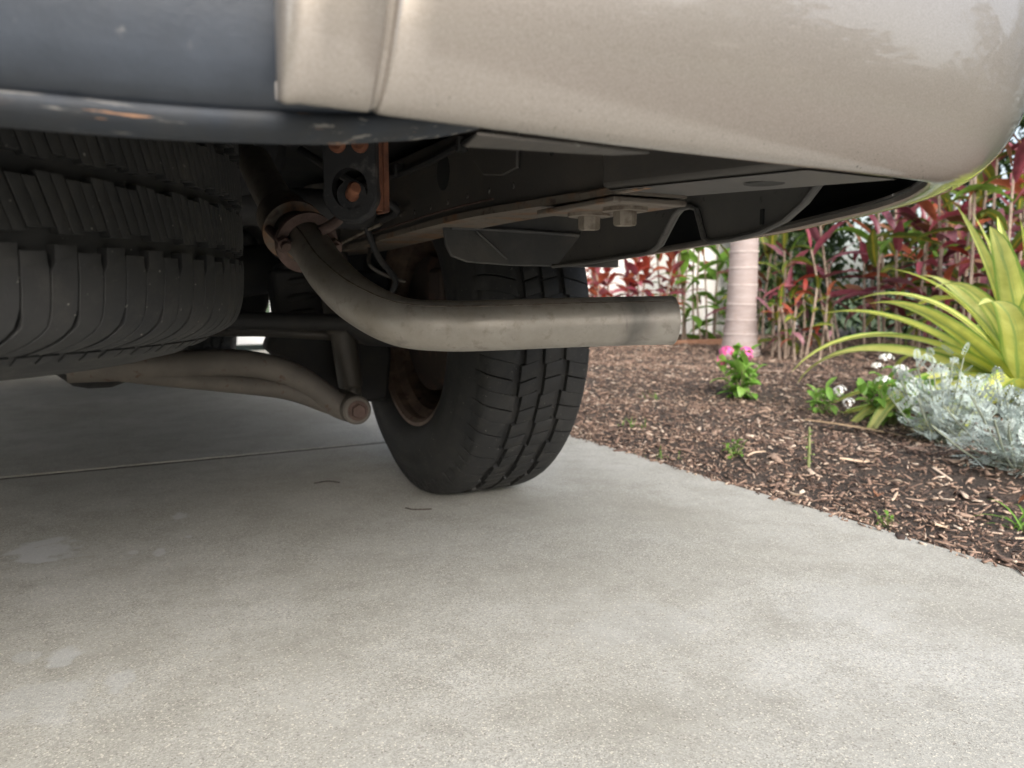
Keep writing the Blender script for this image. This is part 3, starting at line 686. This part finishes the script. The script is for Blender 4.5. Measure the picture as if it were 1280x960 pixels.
# wiring loom clipped along the rail, clips and spot welds
lm = part('wiring_loom', MB().tube(smooth_path([(.462, y, .655+.006*math.sin(y*9)) for y in (.70, .85, 1.0, 1.15, 1.3, 1.5, 1.8)]), .0055, 8), 'dark')
for y in (.78, 1.02, 1.28, 1.55): part('clip', MB().box((.4545, y-.006, .646), (.4695, y+.006, .667)), 'liner', lm, bevel=.002)
for i in range(12): part('spot_weld', MB().lathe([(.4688, .0005), (.4685, .003), (.470, .0042)], 12, 'x', (0, .88+.07*i, .584+.002*math.sin(i))), 'frame', r1)
part('vent_hose', MB().tube(smooth_path([(.30, 1.30, .68), (.36, 1.24, .63), (.41, 1.22, .60), (.45, 1.26, .585), (.46, 1.40, .58)]), .0065, 10), 'dark')
part('brake_line', MB().tube(smooth_path([(.455, 1.36, .572), (.44, 1.48, .556), (.45, 1.62, .55), (.47, 1.75, .56)]), .0032, 8), 'bolt')
# ---- floor and tank
part('floor_pan', MB().box((-1.10, .44, .70), (.80, 5.2, .73)), 'dark')
part('cross_member', MB().box((-.80, .47, .60), (.47, .54, .70)), 'frame', bevel=.01)
part('fuel_tank', MB().box((-.95, 2.1, .36), (-.15, 3.4, .62)), 'dark', bevel=.04)
part('gearbox', MB().box((-.35, 3.2, .36), (.10, 4.4, .62)), 'dark', bevel=.05)
part('side_sill', MB().box((.78, 2.1, .43), (.85, 4.14, .66)), 'paint', bevel=.02)
part('side_sill', MB().box((mirx(.85), 2.1, .43), (mirx(.78), 4.14, .66)), 'paint', bevel=.02)

# ---- body above (mostly out of the picture)
def arc(cy, cz, r, a0, a1, n=16): return [(cy + r*math.cos(R_(a0+(a1-a0)*i/n)), cz + r*math.sin(R_(a0+(a1-a0)*i/n))) for i in range(n+1)]
side = [(.47, 1.12), (.47, .885), (1.225, .885), (1.225, .60)] + arc(WY, .38, .455, 151, 8) + [(2.09, .67), (4.13, .67)] + arc(4.62, .38, .455, 160, 8) + [(5.40, .50), (5.45, .80), (5.40, 1.02), (4.2, 1.14)]
for a, b in ((.838, .856), (mirx(.856), mirx(.838))):
    bs = part('body_side', MB().prism(side, 'x', a, b), 'paint', bevel=.008)
    ax = .857 if a > 0 else mirx(.863)
    part('door_handle', MB().box((ax, 2.55, 1.02), (ax+.006, 2.72, 1.05)), 'valance', bs, bevel=.002)
    part('tail_lamp', MB().box((a+.0 if a > 0 else a, .445, .90), (b, .469, 1.12)), 'tail', bevel=.004)
ub = MB()
sec = lambda y, w, z: [(-.15-w, y, z), (-.15+w, y, z)]
ub.add([(-1.14, .47, 1.125), (.84, .47, 1.125), (.84, 4.25, 1.145), (-1.14, 4.25, 1.145), (-.93, .66, 1.82), (.63, .66, 1.82), (.63, 3.35, 1.82), (-.93, 3.35, 1.82)], [(0, 4, 7, 3), (2, 6, 5, 1), (4, 5, 6, 7), (1, 5, 4, 0), (3, 7, 6, 2), (0, 3, 2, 1)])
gh = part('cabin', ub, 'glass')
part('roof', MB().box((-.95, .62, 1.82), (.65, 3.36, 1.86)), 'paint', bevel=.03)
part('tailgate', MB().box((-1.05, .445, .88), (.75, .49, 1.125)), 'paint', bevel=.02)
part('hood', MB().add([(-1.13, 4.2, 1.14), (.83, 4.2, 1.14), (.80, 5.42, 1.02), (-1.10, 5.42, 1.02), (-1.13, 4.2, 1.1), (.83, 4.2, 1.1), (.80, 5.42, .98), (-1.10, 5.42, .98)], [(0, 1, 2, 3), (7, 6, 5, 4), (0, 4, 5, 1), (2, 6, 7, 3), (1, 5, 6, 2), (0, 3, 7, 4)]), 'paint', bevel=.01)
part('front_bumper', MB().box((-1.14, 5.36, .47), (.84, 5.55, 1.0)), 'paint', bevel=.06)

# ================================================================== PLANTS
def leaf_mesh(name, mat, W=.12, segs=8, droop=.5, fold=.25, shape='blade', wave=0., across=2):
    vs, fs, uvs = [], [], []; p = Vector((0, 0, 0)); ang = 0; n = across*2+1
    for i in range(segs+1):
        t = i/segs
        if shape == 'blade': w = W*min(1, .45 + 2.2*t)*(1-t**2.6)**.9
        elif shape == 'lance': w = W*(math.sin(math.pi*min(1, t*.97+.03))**.75)*(1-.25*t)
        else: w = W*math.sin(math.pi*min(1, t*.96+.02))**.65
        w = max(w, W*.02)
        ang = -droop*t*t*1.6
        if i: p = p + Vector((math.cos(ang), 0, math.sin(ang)))/segs
        for k in range(n):
            s = (k/(n-1)-.5)*2
            vs.append((p.x - math.sin(ang)*abs(s)*w*fold*.5, s*w*.5, p.z + abs(s)*w*fold*.5*math.cos(ang) + wave*math.sin(t*17+s*2)*abs(s)*W)); uvs.append((k/(n-1), t))
    for i in range(segs):
        for k in range(n-1): fs.append((i*n+k, i*n+k+1, (i+1)*n+k+1, (i+1)*n+k))
    me = bpy.data.meshes.new(name); me.from_pydata(vs, [], fs); me.materials.append(mat)
    ul = me.uv_layers.new(name='UVMap')
    for l in me.loops: ul.data[l.index].uv = uvs[l.vertex_index]
    me.polygons.foreach_set('use_smooth', [True]*len(me.polygons)); me.update(); return me
def orient(pos, azd, eld, L, roll=0, W=1):
    return Matrix.Translation(pos) @ Euler((0, 0, R_(azd))).to_matrix().to_4x4() @ Euler((0, R_(-eld), 0)).to_matrix().to_4x4() @ Euler((R_(roll), 0, 0)).to_matrix().to_4x4() @ Matrix.Diagonal((L, L*W, L, 1))
LM = {}
def leaves(kind, mat, **k):
    key = (kind, mat)
    if key not in LM: LM[key] = [leaf_mesh('leaf_'+kind, M[mat], droop=d, **k) for d in (.25, .6, 1.0)]
    return LM[key]
def ti(kind, mat): return leaves(kind, mat, W=.25, segs=7, fold=.35, shape='lance', wave=.05)
rng = random.Random(11)
def ti_plant(x, y, label, stems, mats, L=(.22, .34), name='ti_plant', bare=.25, width=1.0):
    """cane plant: each cane carries a spiral tuft of broad blades; stems: (dx, dy, height, lean_dx, lean_dy, leaves)"""
    z0 = soil_z(x, y) if x < 6.9 else -.03
    root = empty(name, (x, y, z0)); tag(root, label, 'plant', 'red and green cane plants along the back of the bed')
    for (dx, dy, h, lx, ly, nl) in stems:
        b = Vector((dx, dy, -.03)); tp = Vector((dx+lx, dy+ly, h)); mid = (b+tp)/2 + Vector((rng.uniform(-.03, .03), rng.uniform(-.03, .03), 0))
        path = smooth_path([b, mid, tp], 5); MB().tube(path, [.011-.004*i/len(path) for i in range(len(path))], 7).build('stem', M['stem'], root)
        for i in range(nl):
            f = i/max(1, nl-1); q = path[min(len(path)-1, int((bare+(1-bare)*f)*(len(path)-1)))]
            me = rng.choice(ti('ti', rng.choice(mats)))
            inst('leaf', me, root, orient(q + Vector((rng.uniform(-.015, .015), rng.uniform(-.015, .015), rng.uniform(-.02, .02))), i*137.5+rng.uniform(-25, 25), -15+80*f+rng.uniform(-18, 18), rng.uniform(*L), rng.uniform(-35, 35), width*rng.uniform(.75, 1.15)))
    return root
RP = ['ti_pink', 'ti_maroon', 'ti_mauve', 'ti_mauve', 'ti_pink', 'ti_maroon', 'ti_red', 'ti_green', 'ti_green', 'broad_green', 'ti_green', 'drybrown']; MG = ['ti_mauve', 'ti_maroon', 'ti_green', 'ti_green', 'ti_red', 'broad_green']
def canes(n, h, spread, nl, lean=(0, 0), sq=1.):
    out = []
    for i in range(n):
        a = i*2.4 + rng.uniform(-.4, .4); r = spread*math.sqrt((i+.4)/n)
        out.append((r*math.cos(a), r*math.sin(a)*sq, h*rng.uniform(.68, 1.08), lean[0]+.35*r*math.cos(a)+rng.uniform(-.08, .08), lean[1]+.35*r*math.sin(a)*sq, nl))
    return out
ti_plant(4.08, 5.50, 'scarlet and orange leafed shrub showing between the tyre and the tail pipe', canes(10, .82, .48, 34, sq=.5), ['ti_red', 'ti_red', 'ti_maroon', 'ti_red', 'ti_pink'], (.13, .21), bare=.28, width=1.7)
ti_plant(4.72, 5.50, 'thin bare-caned shrub with few leaves just right of the pipe tip', [(-.1, 0, 1.0, .02, 0, 8), (.02, .05, 1.1, .1, .05, 7), (-.2, 0, .9, -.15, 0, 12), (.1, .1, 1.0, -.05, .1, 7), (.2, .1, 1.1, .06, .1, 8), (.27, 0, 1.0, .0, .1, 6)], ['ti_maroon', 'ti_red', 'ti_green', 'broad_green'], (.14, .22), bare=.45)
ti_plant(5.12, 5.55, 'bright green broad leafed shrub left of the palm trunk', [(0, 0, .75, .05, 0, 10), (.15, .05, .6, .1, 0, 9), (-.16, 0, .85, -.05, 0, 9), (.1, .1, 1.2, 0, 0, 10), (-.3, .05, .6, -.06, 0, 8)], ['broad_green'], (.26, .40), name='green_shrub', bare=.25, width=1.5)
ti_plant(4.22, 3.76, 'croton of mixed red, yellow and green leaves right of the palm trunk', canes(8, .50, .18, 9), MG, (.11, .19), name='croton_plant', bare=.40, width=1.2)
ti_plant(4.78, 3.72, 'pink leafed ti plant whose blades reach left towards the palm trunk', canes(6, .92, .28, 7, (-.10, .04)), RP, (.28, .44), bare=.62)
ti_plant(5.40, 3.62, 'maroon ti plant with bare canes behind the yellow striped plant tips', canes(8, 1.0, .36, 7), RP, (.30, .46), bare=.6)
ti_plant(5.45, 2.95, 'crimson ti plant straight behind the yellow striped plant', canes(7, .95, .34, 8), RP, (.28, .46), bare=.5)
ti_plant(4.62, 2.72, 'tall crimson ti plant at the right edge of the picture', canes(9, 1.55, .30, 15), RP, (.26, .42), bare=.35)
ti_plant(6.15, 4.15, 'dark maroon ti plant at the very back right of the bed', canes(9, 1.2, .40, 11), RP, (.3, .46), bare=.3)
ti_plant(4.55, 4.45, 'low maroon ti plant close behind the palm trunk on its right', canes(6, .75, .22, 8), RP, (.22, .34), bare=.5)

# ---- variegated rosette: long arching striped blades
def rosette(x, y, label):
    root = empty('striped_agave', (x, y, soil_z(x, y))); tag(root, label, 'plant')
    A = [leaf_mesh('blade', M['yellow'], W=.112, segs=16, droop=d, fold=.40, shape='blade') for d in (.2, .5, .85, 1.15)]
    MB().tube([(0, 0, -.03), (0, 0, .08), (0, 0, .16)], [.05, .055, .03], 12).build('stem', M['greenstem'], root)
    n = 58
    for i in range(n):
        f = i/(n-1); e = 5 + 82*f**1.15 + rng.uniform(-6, 6); L = (1.02 - .30*f)*rng.uniform(.8, 1.08)
        inst('blade', A[0 if f > .8 else rng.choice((0, 1, 1, 2) if f > .4 else (1, 2, 2, 3))], root, orient(Vector((rng.uniform(-.02, .02), rng.uniform(-.02, .02), .05+.10*f)), i*137.5+rng.uniform(-14, 14), e, L, rng.uniform(-25, 25), rng.uniform(.8, 1.2)))
    return root
rosette(3.02, 1.62, 'spiky plant with long arching yellow and green striped blades')

# ---- dusty miller: felted, deeply lobed silver leaves
def lobed_leaf():
    vs, fs, uvs = [], [], []
    def quad(a, b, w0, w1, lift):
        a, b = Vector(a), Vector(b); d = (b-a).normalized(); s = Vector((-d.y, d.x, 0)); o = len(vs); mid = (a*.45+b*.55)
        for p, w, z in ((a, w0, 0), (mid, w1, lift*.5), (b, w1*.55, lift)):
            for k in (-1, 1): vs.append(tuple(p+s*w*k+Vector((0, 0, z+.02)))); uvs.append((.5+.4*k, .5))
        fs.extend([(o, o+1, o+3, o+2), (o+2, o+3, o+5, o+4)])
    quad((0, 0, 0), (.97, 0, -.06), .014, .020, -.05)
    for i in range(5):
        t = .22+.17*i; L = (.32, .40, .37, .29, .17)[i]
        for sg in (-1, 1):
            a = R_(58-4*i)*sg; e = (t+L*math.cos(a), L*math.sin(a), 0); quad((t, 0, 0), e, .010, .019, .08)
            for fr, ll in ((.45, .34), (.72, .26)):
                m = (t+L*fr*math.cos(a), L*fr*math.sin(a), .05*fr)
                for s2 in (-1, 1): a2 = a+s2*R_(48); quad(m, (m[0]+L*ll*math.cos(a2), m[1]+L*ll*math.sin(a2), .05*fr), .010, .022, .04)
    me = bpy.data.meshes.new('lobed_leaf'); me.from_pydata(vs, [], fs); me.materials.append(M['silver']); ul = me.uv_layers.new(name='UVMap')
    for l in me.loops: ul.data[l.index].uv = uvs[l.vertex_index]
    me.update(); return me
LOBED = lobed_leaf()
def miller(x, y, label, n_stem, h, spread, per):
    root = empty('dusty_miller', (x, y, soil_z(x, y))); tag(root, label, 'plant', 'silver dusty miller plants at the bed edge')
    for i in range(n_stem):
        a = i*2.4+rng.uniform(-.3, .3); r = spread*math.sqrt((i+.5)/n_stem); hh = h*(1-.45*(r/spread)**2)*rng.uniform(.8, 1.1)
        tp = Vector((r*math.cos(a), r*math.sin(a), hh)); path = smooth_path([(0, 0, -.01), tuple(tp*.5+Vector((0, 0, -.03*r/spread))), tuple(tp)], 4)
        MB().tube(path, .0025, 6).build('stem', M['silverstem'], root)
        for k in range(per):
            f = k/(per-1); q = path[min(len(path)-1, 3+int(f*(len(path)-4)))]
            inst('leaf', LOBED, root, orient(q, k*137.5+i*40+rng.uniform(-20, 20), -10+60*f+rng.uniform(-25, 25), rng.uniform(.050, .085)*(1-.3*f), rng.uniform(-30, 30)))
miller(2.30, 1.46, 'silver dusty miller with lobed felted leaves, the farther of the pair', 24, .26, .17, 10)
miller(2.05, 1.10, 'silver dusty miller sprawling at the right edge, nearest the concrete', 26, .20, .23, 10)

# ---- flowering bedding plants
PET = None
def flower_head(mat, n, r, seed):
    q = random.Random(seed); mb = MB()
    for i in range(n):
        th = math.acos(1-.9*(i+.5)/n); a = i*2.4; c = Vector((math.sin(th)*math.cos(a), math.sin(th)*math.sin(a), math.cos(th)*.75))*r; nrm = c.normalized(); u = nrm.orthogonal().normalized(); w = nrm.cross(u); ph = q.random()*6
        for k in range(5):
            t = ph + k*2*math.pi/5; d_ = u*math.cos(t)+w*math.sin(t); e_ = -u*math.sin(t)+w*math.cos(t); s = r*.34
            mb.add([c, c+d_*s*.6+e_*s*.32+nrm*.001, c+d_*s*1.1+nrm*s*.12, c+d_*s*.6-e_*s*.32+nrm*.001], [(0, 1, 2, 3)])
    return mb.mesh('flower', mat, 0)
PINKF = flower_head(M['pinkflower'], 18, .026, 1); WHITEF = flower_head(M['whiteflower'], 13, .024, 2)
def bedding(x, y, label, name, n_stem, h, spread, leafmat_, flower, heads, L=(.05, .08), cat='plant', lean=(0, 0), per=7):
    root = empty(name, (x, y, soil_z(x, y))); tag(root, label, cat)
    for i in range(n_stem):
        a = i*2.4+rng.uniform(-.4, .4); r = spread*math.sqrt((i+.5)/n_stem); hh = h*(1-.35*(r/spread)**2)*rng.uniform(.75, 1.05)
        tp = Vector((r*math.cos(a)+lean[0], r*math.sin(a)+lean[1], hh)); path = smooth_path([(0, 0, -.01), tuple(tp*.5), tuple(tp)], 4)
        MB().tube(path, .0028, 5).build('stem', M['greenstem'], root)
        for k in range(per):
            f = k/max(1, per-1); q = path[min(len(path)-1, 2+int(f*(len(path)-3)))]
            inst('leaf', rng.choice(leaves('oval', leafmat_, W=.45, segs=6, fold=.3, shape='ovate', wave=.03)), root, orient(q, k*137.5+i*50+rng.uniform(-25, 25), 5+55*f+rng.uniform(-20, 20), rng.uniform(*L), rng.uniform(-20, 20)))
        if i < heads: inst('flower', flower, root, loc=tp+Vector((0, 0, .008)), rot=(rng.uniform(-.3, .3), rng.uniform(-.3, .3), rng.random()*6), sc=rng.uniform(.85, 1.25))
    return root
pt = bedding(2.47, 2.50, 'small green plant with bright pink flower clusters before the palm trunk', 'penta_plant', 10, .20, .085, 'penta', PINKF, 1, (.06, .10))
inst('flower', PINKF, pt, loc=(-.045, .045, .205), rot=(.2, -.3, 0), sc=1.2); inst('flower', PINKF, pt, loc=(-.075, .05, .165), rot=(.5, -.4, 1), sc=.9)
inst('flower', PINKF, pt, loc=(.01, -.02, .185), rot=(.4, .1, 2), sc=1.0)
bd = bedding(2.42, 1.72, 'green bedding plant with white flower heads left of the dusty miller', 'white_bedding_plant', 12, .19, .12, 'penta', WHITEF, 3, (.05, .085))
inst('flower', WHITEF, bd, loc=(-.14, .11, .115), rot=(0, -.7, 0), sc=.9); inst('flower', WHITEF, bd, loc=(-.13, .08, .075), rot=(0, -.9, 0), sc=.85)
inst('flower', WHITEF, bd, loc=(.03, .06, .225), sc=1.0); inst('flower', WHITEF, bd, loc=(-.03, .05, .20), sc=.8)
bedding(2.40, 2.00, 'leafy green seedling between pink flowers and dusty miller', 'seedling', 4, .10, .05, 'penta', None, 0, (.045, .07), per=6)
bedding(1.585, 1.62, 'low bright green weed near the concrete edge below the pink flowers', 'weed', 5, .035, .035, 'broad_green', None, 0, (.02, .035), per=5)
bedding(2.75, 2.22, 'tiny green seedling farther back beside the leafy one', 'seedling', 2, .05, .03, 'penta', None, 0, (.03, .05), per=5)
bedding(1.43, 1.02, 'tiny bright green weed on a mossy patch by the slab edge', 'weed', 3, .022, .02, 'broad_green', None, 0, (.012, .022), per=4)
def tuft(x, y, label, n, L, el=(30, 85), mat='broad_green', W=.06, name='grass_tuft', spread=.02):
    root = empty(name, (x, y, soil_z(x, y))); tag(root, label, 'grass')
    B = [leaf_mesh('grass_blade', M[mat], W=W, segs=6, droop=d, fold=.3) for d in (.2, .8)]
    for i in range(n): inst('blade', rng.choice(B), root, orient(Vector((rng.uniform(-spread, spread), rng.uniform(-spread, spread), 0)), rng.uniform(0, 360), rng.uniform(*el), rng.uniform(*L)))
tuft(1.63, .86, 'small grass tuft at the right edge under the dusty miller', 12, (.06, .13), (15, 60))
tuft(1.66, 2.18, 'sparse pale grass tuft in the mulch beyond the tyre', 14, (.03, .06), spread=.05)
tuft(1.40, 1.75, 'thin grass sprouting along the slab edge right of the tyre', 16, (.02, .045), spread=.05)
tuft(1.395, 1.03, 'mossy flattened grass patch at the edge of the slab', 40, (.015, .035), (5, 50), spread=.05)
tuft(2.15, 2.75, 'short grass sprigs left of the pink flowers', 10, (.04, .07), spread=.06)
# upright jointed weed stalk
wk = empty('weed_stalk', (1.66, 1.42, soil_z(1.66, 1.42))); tag(wk, 'single upright green weed stalk in the mulch', 'weed')
MB().tube([(0, 0, -.01), (.002, .002, .05), (-.004, 0, .11)], [.0045, .004, .003], 8).build('stem', M['greenstem'], wk)
for i in range(9): inst('leaf', rng.choice(leaves('oval', 'penta', W=.45, segs=6, fold=.3, shape='ovate', wave=.03)), wk, orient(Vector((0, 0, .01+.011*i)), i*137, 35, rng.uniform(.012, .02)))

# ---- palms
def palm(x, y, label, r, h, nfr=11):
    root = empty('palm_tree', (x, y, -.02)); tag(root, label, 'palm tree', 'slim grey palms in the bed')
    prof_ = [(-.05, r*1.5), (.02, r*1.42), (.10, r*1.22), (.25, r*1.06), (.5, r), (1.0, r*.93), (h, r*.8)]
    path = [(.02*z, .01*z, z) for z, _ in prof_]
    pl = smooth_path(path, 4); rr = smooth_path([(q, 0, 0) for _, q in prof_], 4)
    tk = MB().tube(pl, [q.x for q in rr], 28).build('trunk', M['palm'], root)
    z = .05; k = 0
    while z < h-.05:
        f = np.interp(z, [a for a, _ in prof_], [b for _, b in prof_]); c = Vector((.02*z, .01*z, z))
        ring(c, (.02*rng.uniform(-1, 1), .02*rng.uniform(-1, 1), 1), f*.97, f+.0035, .010, 28).build('leaf_scar', M['palmring'], tk)
        z += rng.uniform(.10, .14); k += 1
    fm = MB()
    for i in range(26):
        t = i/25; cx = t; cz = -.55*t*t
        for sg in (-1, 1):
            L = .26*math.sin(math.pi*(.12+.86*t))+.05; fm.add([(cx-.012, 0, cz), (cx+.012, 0, cz), (cx+.10+.01, sg*L*.6, cz-.05), (cx+.16, sg*L, cz-.16), (cx+.10-.02, sg*L*.6, cz-.055)], [(0, 1, 2, 3, 4)])
    fme = fm.mesh('frond', M['frond'], 0)
    ul = fme.uv_layers.new(name='UVMap')
    for i in range(nfr): inst('frond', fme, root, orient(Vector((.02*h, .01*h, h)), i*360/nfr+rng.uniform(-8, 8), rng.uniform(20, 70), 1.5))
palm(4.05, 4.12, 'grey ringed palm trunk rising behind the pink flowers', .104, 3.4)
palm(5.05, 5.15, 'second pale palm trunk, farther back and left of the first', .085, 3.8)

# ---- hedge closing the right and back of the bed
def hedge(x0, y0, x1, y1, w, h, n, label, seed):
    q = np.random.default_rng(seed); a = np.array([x0, y0]); b = np.array([x1, y1]); d = (b-a); Ln = np.linalg.norm(d); d = d/Ln; nn = np.array([-d[1], d[0]])
    root = empty('hedge', (float((x0+x1)/2), float((y0+y1)/2), -.05)); tag(root, label, 'hedge')
    mb = MB(); c0 = Vector(((x0+x1)/2, (y0+y1)/2, -.05))
    for i in range(n):
        t = q.random()*Ln; s = q.normal(0, 1)*w*.38; z = h*q.random()**.8*(1+.12*math.sin(t*4)); p = a+d*t+nn*s
        c = Vector((p[0], p[1], z)) - c0; ax = Vector(q.normal(0, 1, 3)).normalized(); u = ax.orthogonal().normalized(); v = ax.cross(u); L = .035+.035*q.random()
        mb.add([c-u*L, c-v*L*.4, c+u*L, c+v*L*.4], [(0, 1, 2, 3)])
    o = mb.build('foliage', M['hedge'], root, 0); tag(o, kind='stuff'); o.data.uv_layers.new(name='UVMap')
    st = MB()
    for i in range(int(Ln/.35)):
        p = a+d*(i+.5)*.35; st.tube([(p[0]-c0.x, p[1]-c0.y, 0), (p[0]-c0.x+.03, p[1]-c0.y, h*.8)], .018, 6)
    o = st.build('branches', M['stem'], root); tag(o, kind='stuff')
hedge(6.9, 5.4, 6.9, -3.0, .55, 2.3, 22000, 'dark green clipped hedge along the right behind the red ti plants', 3)
hedge(5.85, 6.12, 7.2, 5.85, .3, 2.0, 5000, 'short dark hedge against the white wall right of the palms', 4)

# ---- litter on the mulch and the concrete
def lit(name, mesh, x, y, z, label, cat, rot, sc, group=None):
    o = bpy.data.objects.new(name, mesh); COL.objects.link(o); o.location = (x, y, z); o.rotation_euler = rot; o.scale = sc if hasattr(sc, '__len__') else (sc,)*3
    tag(o, label, cat, group); return o
def sliver(L, w, t, seed):
    q = random.Random(seed); rows = []
    for i in range(9):
        f = i/8; ww = w*(.35+.65*math.sin(math.pi*min(.97, .06+f)))*q.uniform(.8, 1.15); y = .05*L*math.sin(f*5+seed); z = .04*L*math.sin(f*4+seed*2)
        rows.append([(L*(f-.5), y-ww, z), (L*(f-.5), y-ww*.6, z+t), (L*(f-.5), y+ww*.6, z+t*1.1), (L*(f-.5), y+ww, z), (L*(f-.5), y-ww, z)])
    return MB().grid(rows)
lit('wood_splinter', sliver(.10, .006, .004, 1).mesh('wood_splinter', M['palewood']), 1.775, 1.355, soil_z(1.775, 1.355)+.010, 'long pale wood splinter lying on the dark mulch', 'splinter', (0, 0, R_(-25)), 1)
lit('fallen_blade', leaf_mesh('fallen_blade', M['dry'], W=.07, segs=10, droop=.12, fold=.2), 2.14, 1.86, soil_z(2.14, 1.86)+.03, 'long dry fallen blade leaf in front of the white flowers', 'dead leaf', (0, R_(3), R_(-62)), .50)
for i, (x, y, L, w, rz, lb) in enumerate(((1.70, 1.19, .055, .005, 70, 'curled tan bark strip standing up near the pale splinter'), (1.60, 1.12, .05, .004, 20, 'small tan bark strip left of the brown dead leaf'), (1.43, 1.26, .05, .004, 80, 'bent pale bark strip close to the slab edge'), (1.62, 1.57, .06, .004, -10, 'thin pale bark strip right of the low green weed'), (1.48, .93, .06, .006, 10, 'tan bark flake right of the mossy patch'), (1.55, .80, .05, .006, -30, 'light bark flake near the right edge by the grass tuft'))):
    lit('bark_strip', sliver(L, w, .003, i+3).mesh('bark_strip', M['palewood']), x, y, soil_z(x, y)+.012, lb, 'bark', (R_(rng.uniform(-20, 20)), R_(rng.uniform(-25, 10)), R_(rz)), 1, 'pale bark strips on the mulch')
for i, (x, y, L, rz, lb) in enumerate(((1.55, 1.13, .045, 30, 'brown dead leaf on the mulch above the mossy patch'), (1.80, .90, .055, 100, 'reddish dead leaf under the near dusty miller'), (1.86, .80, .05, 200, 'dull dead leaf at the right edge below the dusty miller'))):
    lit('dead_leaf', leaf_mesh('dead_leaf', M['drybrown'], W=.6, segs=6, droop=.7, fold=.5, shape='ovate', wave=.1), x, y, soil_z(x, y)+.02, lb, 'dead leaf', (R_(20), R_(-10), R_(rz)), L, 'dead leaves on the mulch')
for (x, y, pts_, lb) in ((.45, 1.772, [(-.03, .01, .003), (0, .004, .006), (.02, -.004, .003), (.026, -.008, .002)], 'thin dark twig on the concrete left of the tyre'), (.554, 1.466, [(-.016, .02, .002), (-.018, .006, .006), (-.006, 0, .003), (.03, -.012, .002)], 'small bent dark twig on the concrete below the tyre')):
    o = MB().tube(smooth_path(pts_, 4), .0011, 6).build('twig', M['brake']); o.location = (x, y, 0); tag(o, lb, 'twig', 'twigs on the concrete')
# timber edging across the back of the bed
o = MB().box((-.75, -.02, -.05), (.75, .02, .035)).build('bed_edging', M['wood'], bevel=.006); o.location = (4.55, 5.20, 0); o.rotation_euler = (0, 0, R_(-3)); tag(o, 'reddish timber edging board lying across the bed behind the pipe tip', 'edging')

# ---- trees across the road behind the camera, seen only as the dark band mirrored in the bumper
def far_trees():
    q = np.random.default_rng(9); mb = MB()
    for i in range(9000):
        x = q.uniform(-45, 45); k = x*.31; h = 5.5+2.0*math.sin(k)+1.3*math.sin(k*2.7+1)
        c = Vector((x, -24 + q.normal(0, 1.6), .3+h*q.random()**.7)); ax = Vector(q.normal(0, 1, 3)).normalized(); u = ax.orthogonal().normalized(); v = ax.cross(u); L = .35+.35*q.random()
        mb.add([c-u*L, c-v*L*.5, c+u*L, c+v*L*.5], [(0, 1, 2, 3)])
    o = mb.build('far_trees', M['hedge'], None, 0); o.data.uv_layers.new(name='UVMap'); tag(o, 'dark band of trees across the road mirrored in the bumper', 'trees', kind='stuff')
far_trees()
